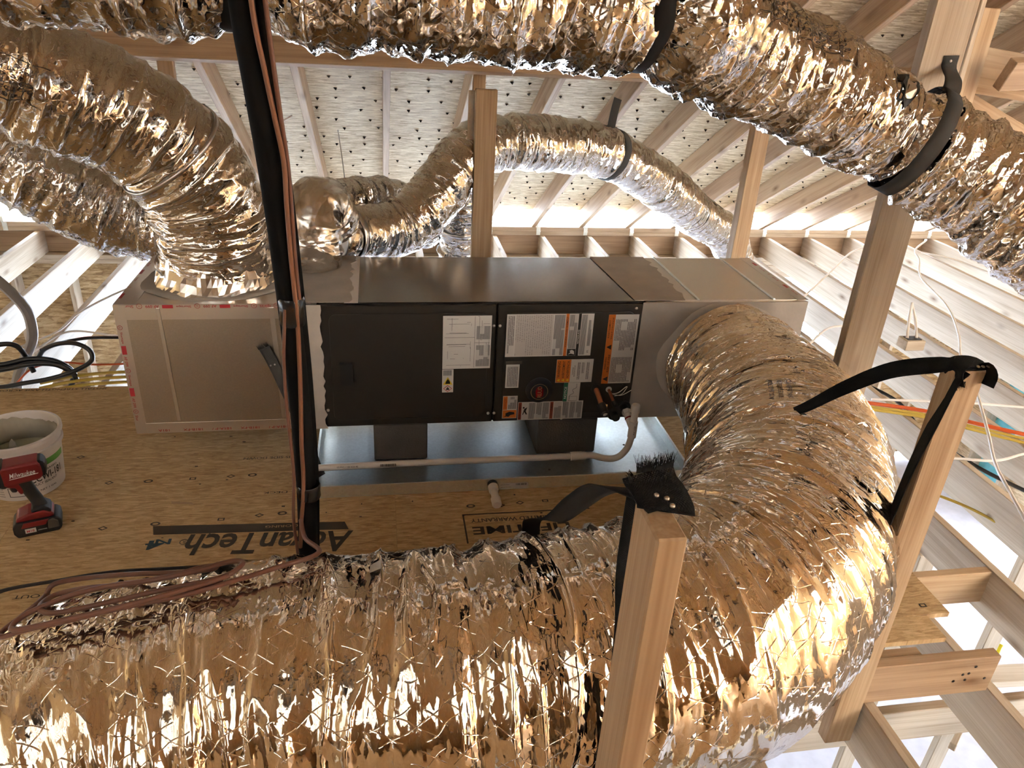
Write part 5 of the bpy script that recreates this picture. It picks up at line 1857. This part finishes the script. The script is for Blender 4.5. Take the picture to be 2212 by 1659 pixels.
cc.tube([(-1.36, .9, .12), (-1.28, .95, .14), (-1.16, 1.0, .14), (-1.02, 1.05, .118), (-.85, 1.1, .09)], .008, 8, True, 30)
tag(cc.build('cable_coil', 'cable_black', None, True), lb_, 'cable')
for k, (dz, m, lab) in enumerate(((0, 'wire_yellow', 'nearest of the three yellow cables behind the left deck edge'), (.018, 'wire_yellow', 'middle one of the three yellow cables behind the left deck edge'), (.036, 'wire_yellow', 'farthest of the three yellow cables behind the left deck edge'))):
    cable('yellow_cable', [(-1.36, .79 + dz, -.05 + dz), (-1.2, .81 + dz, -.025 + dz), (-1.0, .82 + dz, -.015 + dz), (-.6, .84 + dz, -.02 + dz)], .008, m, lab, 20)
cable('orange_cable', [(-1.5, .9, -.05), (-1.42, .92, .02), (-1.3, .95, .035), (-1.15, .95, .02), (-.9, 1.0, .0)], .005, 'wire_orange', 'thin orange cable under the black loops on the left', 30)
cable('orange_cable', [(-1.40, 1.1, .06), (-1.25, 1.15, .08), (-1.1, 1.2, .06), (-.9, 1.25, .05)], .004, 'wire_orange', 'thin orange cable crossing behind the black loops beside the plenum', 30)
cable('white_cable', [(-1.72, 1.5, -.12), (-1.61, 1.75, -.13), (-1.56, 1.95, -.10), (-1.42, 2.15, -.06), (-1.2, 2.3, 0)], .006, 'wire_white', 'pale cable stapled along the joist left of the supply plenum', 30)
cable('white_cable', [(-1.66, 1.42, -.14), (-1.55, 1.7, -.12), (-1.28, 1.62, -.11), (-1.0, 1.5, -.1)], .006, 'wire_white', 'pale cable sagging between joists behind the black loops', 30)
cable('white_cable', [(-1.5, 1.15, .02), (-1.3, 1.25, .03), (-1.1, 1.3, .01), (-.8, 1.35, .0)], .005, 'wire_white', 'pale cable running low under the left plenum corner', 30)
cable('red_tube', [(2.55, .74, -.145), (2.822, .634, -.145), (3.111, .52, -.145), (3.237, .425, -.145), (3.506, .236, -.145), (3.9, .0, -.145)], .011, 'wire_orange', 'orange-red cable crossing the joists on the right', 30)
cable('yellow_cable', [(2.55, .70, -.148), (2.82, .594, -.148), (3.1, .48, -.148), (3.22, .385, -.148), (3.48, .196, -.148), (3.9, -.05, -.148)], .008, 'wire_yellow', 'yellow cable beside the orange-red one on the right joists', 30)
cable('yellow_cable', [(2.55, .675, -.150), (2.81, .565, -.150), (3.09, .452, -.150), (3.20, .36, -.150), (3.45, .16, -.150), (3.8, -.09, -.150)], .008, 'wire_yellow', 'second yellow cable nearest the viewer on the right joists', 30)
cable('black_cable', [(2.98, 1.05, -.19), (3.07, .915, -.2), (3.12, .70, -.2), (3.06, .40, -.21), (3.08, .124, -.2), (3.13, -.05, -.2), (3.25, -.3, -.2)], .010, 'cable_black', 'black cable dangling through the right hand joists', 40)
cable('white_cable', [(5.3, 3.6, -.08), (5.212, 3.476, -.05), (4.84, 3.11, -.03), (4.70, 2.85, -.04), (4.429, 2.434, -.05), (4.206, 1.831, -.05), (3.922, 1.336, -.05), (3.673, .988, -.05), (3.5, .7, -.08)], .008, 'wire_white', 'white cable trailing down over the right hand joists', 60)
cable('white_cable', [(2.9, 1.8, -.13), (3.29, 2.168, -.11), (3.9, 2.8, -.1), (4.436, 3.337, -.1), (4.9, 3.5, -.12)], .008, 'wire_white', 'white cable crossing the joists behind the tall pale post', 40)
cable('white_cable', [(2.5, 1.05, -.13), (2.876, 1.339, -.12), (3.222, 1.635, -.12), (3.5, 1.6, -.14)], .008, 'wire_white', 'short white cable emerging low behind the tall pale post', 30)
cable('white_cable', [(3.5, .62, -.08), (3.421, .504, -.07), (3.2, .15, -.08), (3.034, -.112, -.09), (2.93, -.35, -.1), (2.8, -.7, -.14)], .008, 'wire_white', 'white cable hanging diagonally at the right edge', 40)
cable('white_cable', [(2.9, .66, -.145), (3.408, .58, -.14), (3.734, .506, -.14), (4.1, .4, -.14)], .007, 'wire_white', 'white cable lying straight across joists right of the strapped post', 20)
cable('white_cable', [(2.75, .03, -.145), (2.919, .041, -.14), (3.142, .003, -.14), (3.343, .051, -.14), (3.6, .1, -.14)], .007, 'wire_white', 'white cable below the yellow pair at the right edge', 20)
cable('yellow_cable', [(2.75, -.0, -.28), (2.878, -.055, -.3), (2.97, -.193, -.3), (3.031, -.387, -.3), (3.1, -.6, -.3)], .007, 'wire_yellow', 'thin yellow cable drooping against a joist at the right edge', 20)
cable('white_cable', [(5.146, 3.409, -.14), (5.28, 3.2, -.13), (5.36, 3.003, -.14), (5.416, 2.463, -.14), (5.3, 2.0, -.14)], .008, 'wire_white', 'white cable winding near the far end of the right joists', 30)
jb = thing('junction_box', 'small plastic box with two cable ends sticking up between right hand joists', 'junction box', (3.70, 1.50, -.22))
MB().rbox(3.66, 3.80, 1.44, 1.54, -.22, -.15, .004).build('box_body', 'yellow_paint' if False else 'pine_pale', jb)
MB().box(3.68, 3.78, 1.46, 1.52, -.15, -.147).build('opening_shade', 'black', jb)  # black plate standing in for the shade inside the box
MB().tube([(3.69, 1.49, -.15), (3.74, 1.58, -.08), (3.80, 1.68, .03)], .010, 8, True, 16).build('cable_end', 'wire_white', jb, True)
MB().tube([(3.76, 1.49, -.15), (3.79, 1.58, -.07), (3.81, 1.69, .02)], .010, 8, True, 16).build('cable_end', 'wire_white', jb, True)
# white wires dangling from the far rafters
cable('white_cable', [(-.23, 1.9, 1.08), (-.30, 1.8, 1.04), (-.35, 1.75, .95), (-.36, 1.75, .85)], .006, 'wire_white', 'short white cable tail hanging on a rafter left of the line set', 20)
cable('white_cable', [(.02, 1.85, 1.02), (.05, 1.7, .8), (.06, 1.5, .6), (.05, 1.3, .45)], .003, 'wire_white', 'thin white wire hanging from a rafter right of the line set', 20)

# ================================================================== lower right framing
tag(lumber('ledger_board', (1.45, -1.05, -.53), (3.6, -1.05, -.53), .15, .038, 'pine_pale', None), 'pale board hung under the joists in the bottom right corner', 'board')
tag(lumber('blocking_board', (2.12, -.70, -.24), (2.56, -.70, -.24), .15, .038, 'pine', None), 'blocking between two joists right of the deck corner', 'board')
tag(lumber('blocking_board', (2.56, -.92, -.24), (2.98, -.92, -.24), .15, .038, 'pine_red', None), 'dark blocking between two joists at the right edge', 'board')
tag(lumber('partition_plate', (1.6, .35, -1.9), (5.5, .1, -1.9), .05, .14, 'pine_pale', None), 'pale partition plate seen far below the right hand joists', 'board')
for k, (x, y) in enumerate(((2.6, -.3), (3.1, -.35), (3.6, -.4))):
    o = lumber('partition_stud', (x, y, -2.8), (x + .05, y, -.42), .038, .09, 'pine_pale', None, up=(0, 1, 0))
    tag(o, ['pale stud of the lower room nearest the wide duct', 'middle pale stud of the lower room at bottom right', 'pale stud of the lower room nearest the right edge'][k], 'stud', 'studs of the lower room')
bq = thing('storage_box', 'blue plastic box far below at the bottom right corner', 'box', (3.2, -.62, -1.4))
MB().rbox(3.10, 3.45, -.74, -.52, -1.40, -1.25, .01).build('box_body', 'blue', bq)
MB().rbox(3.09, 3.46, -.75, -.51, -1.25, -1.22, .006).build('box_lid', 'blue', bq)
sk = thing('painted_stick', 'pale stick sprayed yellow leaning beside the blue box', 'stick', (2.9, -.73, -1.3))
lumber('stick_body', (2.76, -.70, -1.22), (3.06, -.46, -1.2), .045, .03, 'pine_pale', sk)
lumber('painted_part', (3.063, -.458, -1.2), (3.4, -.20, -1.18), .046, .031, 'yellow_paint', sk)
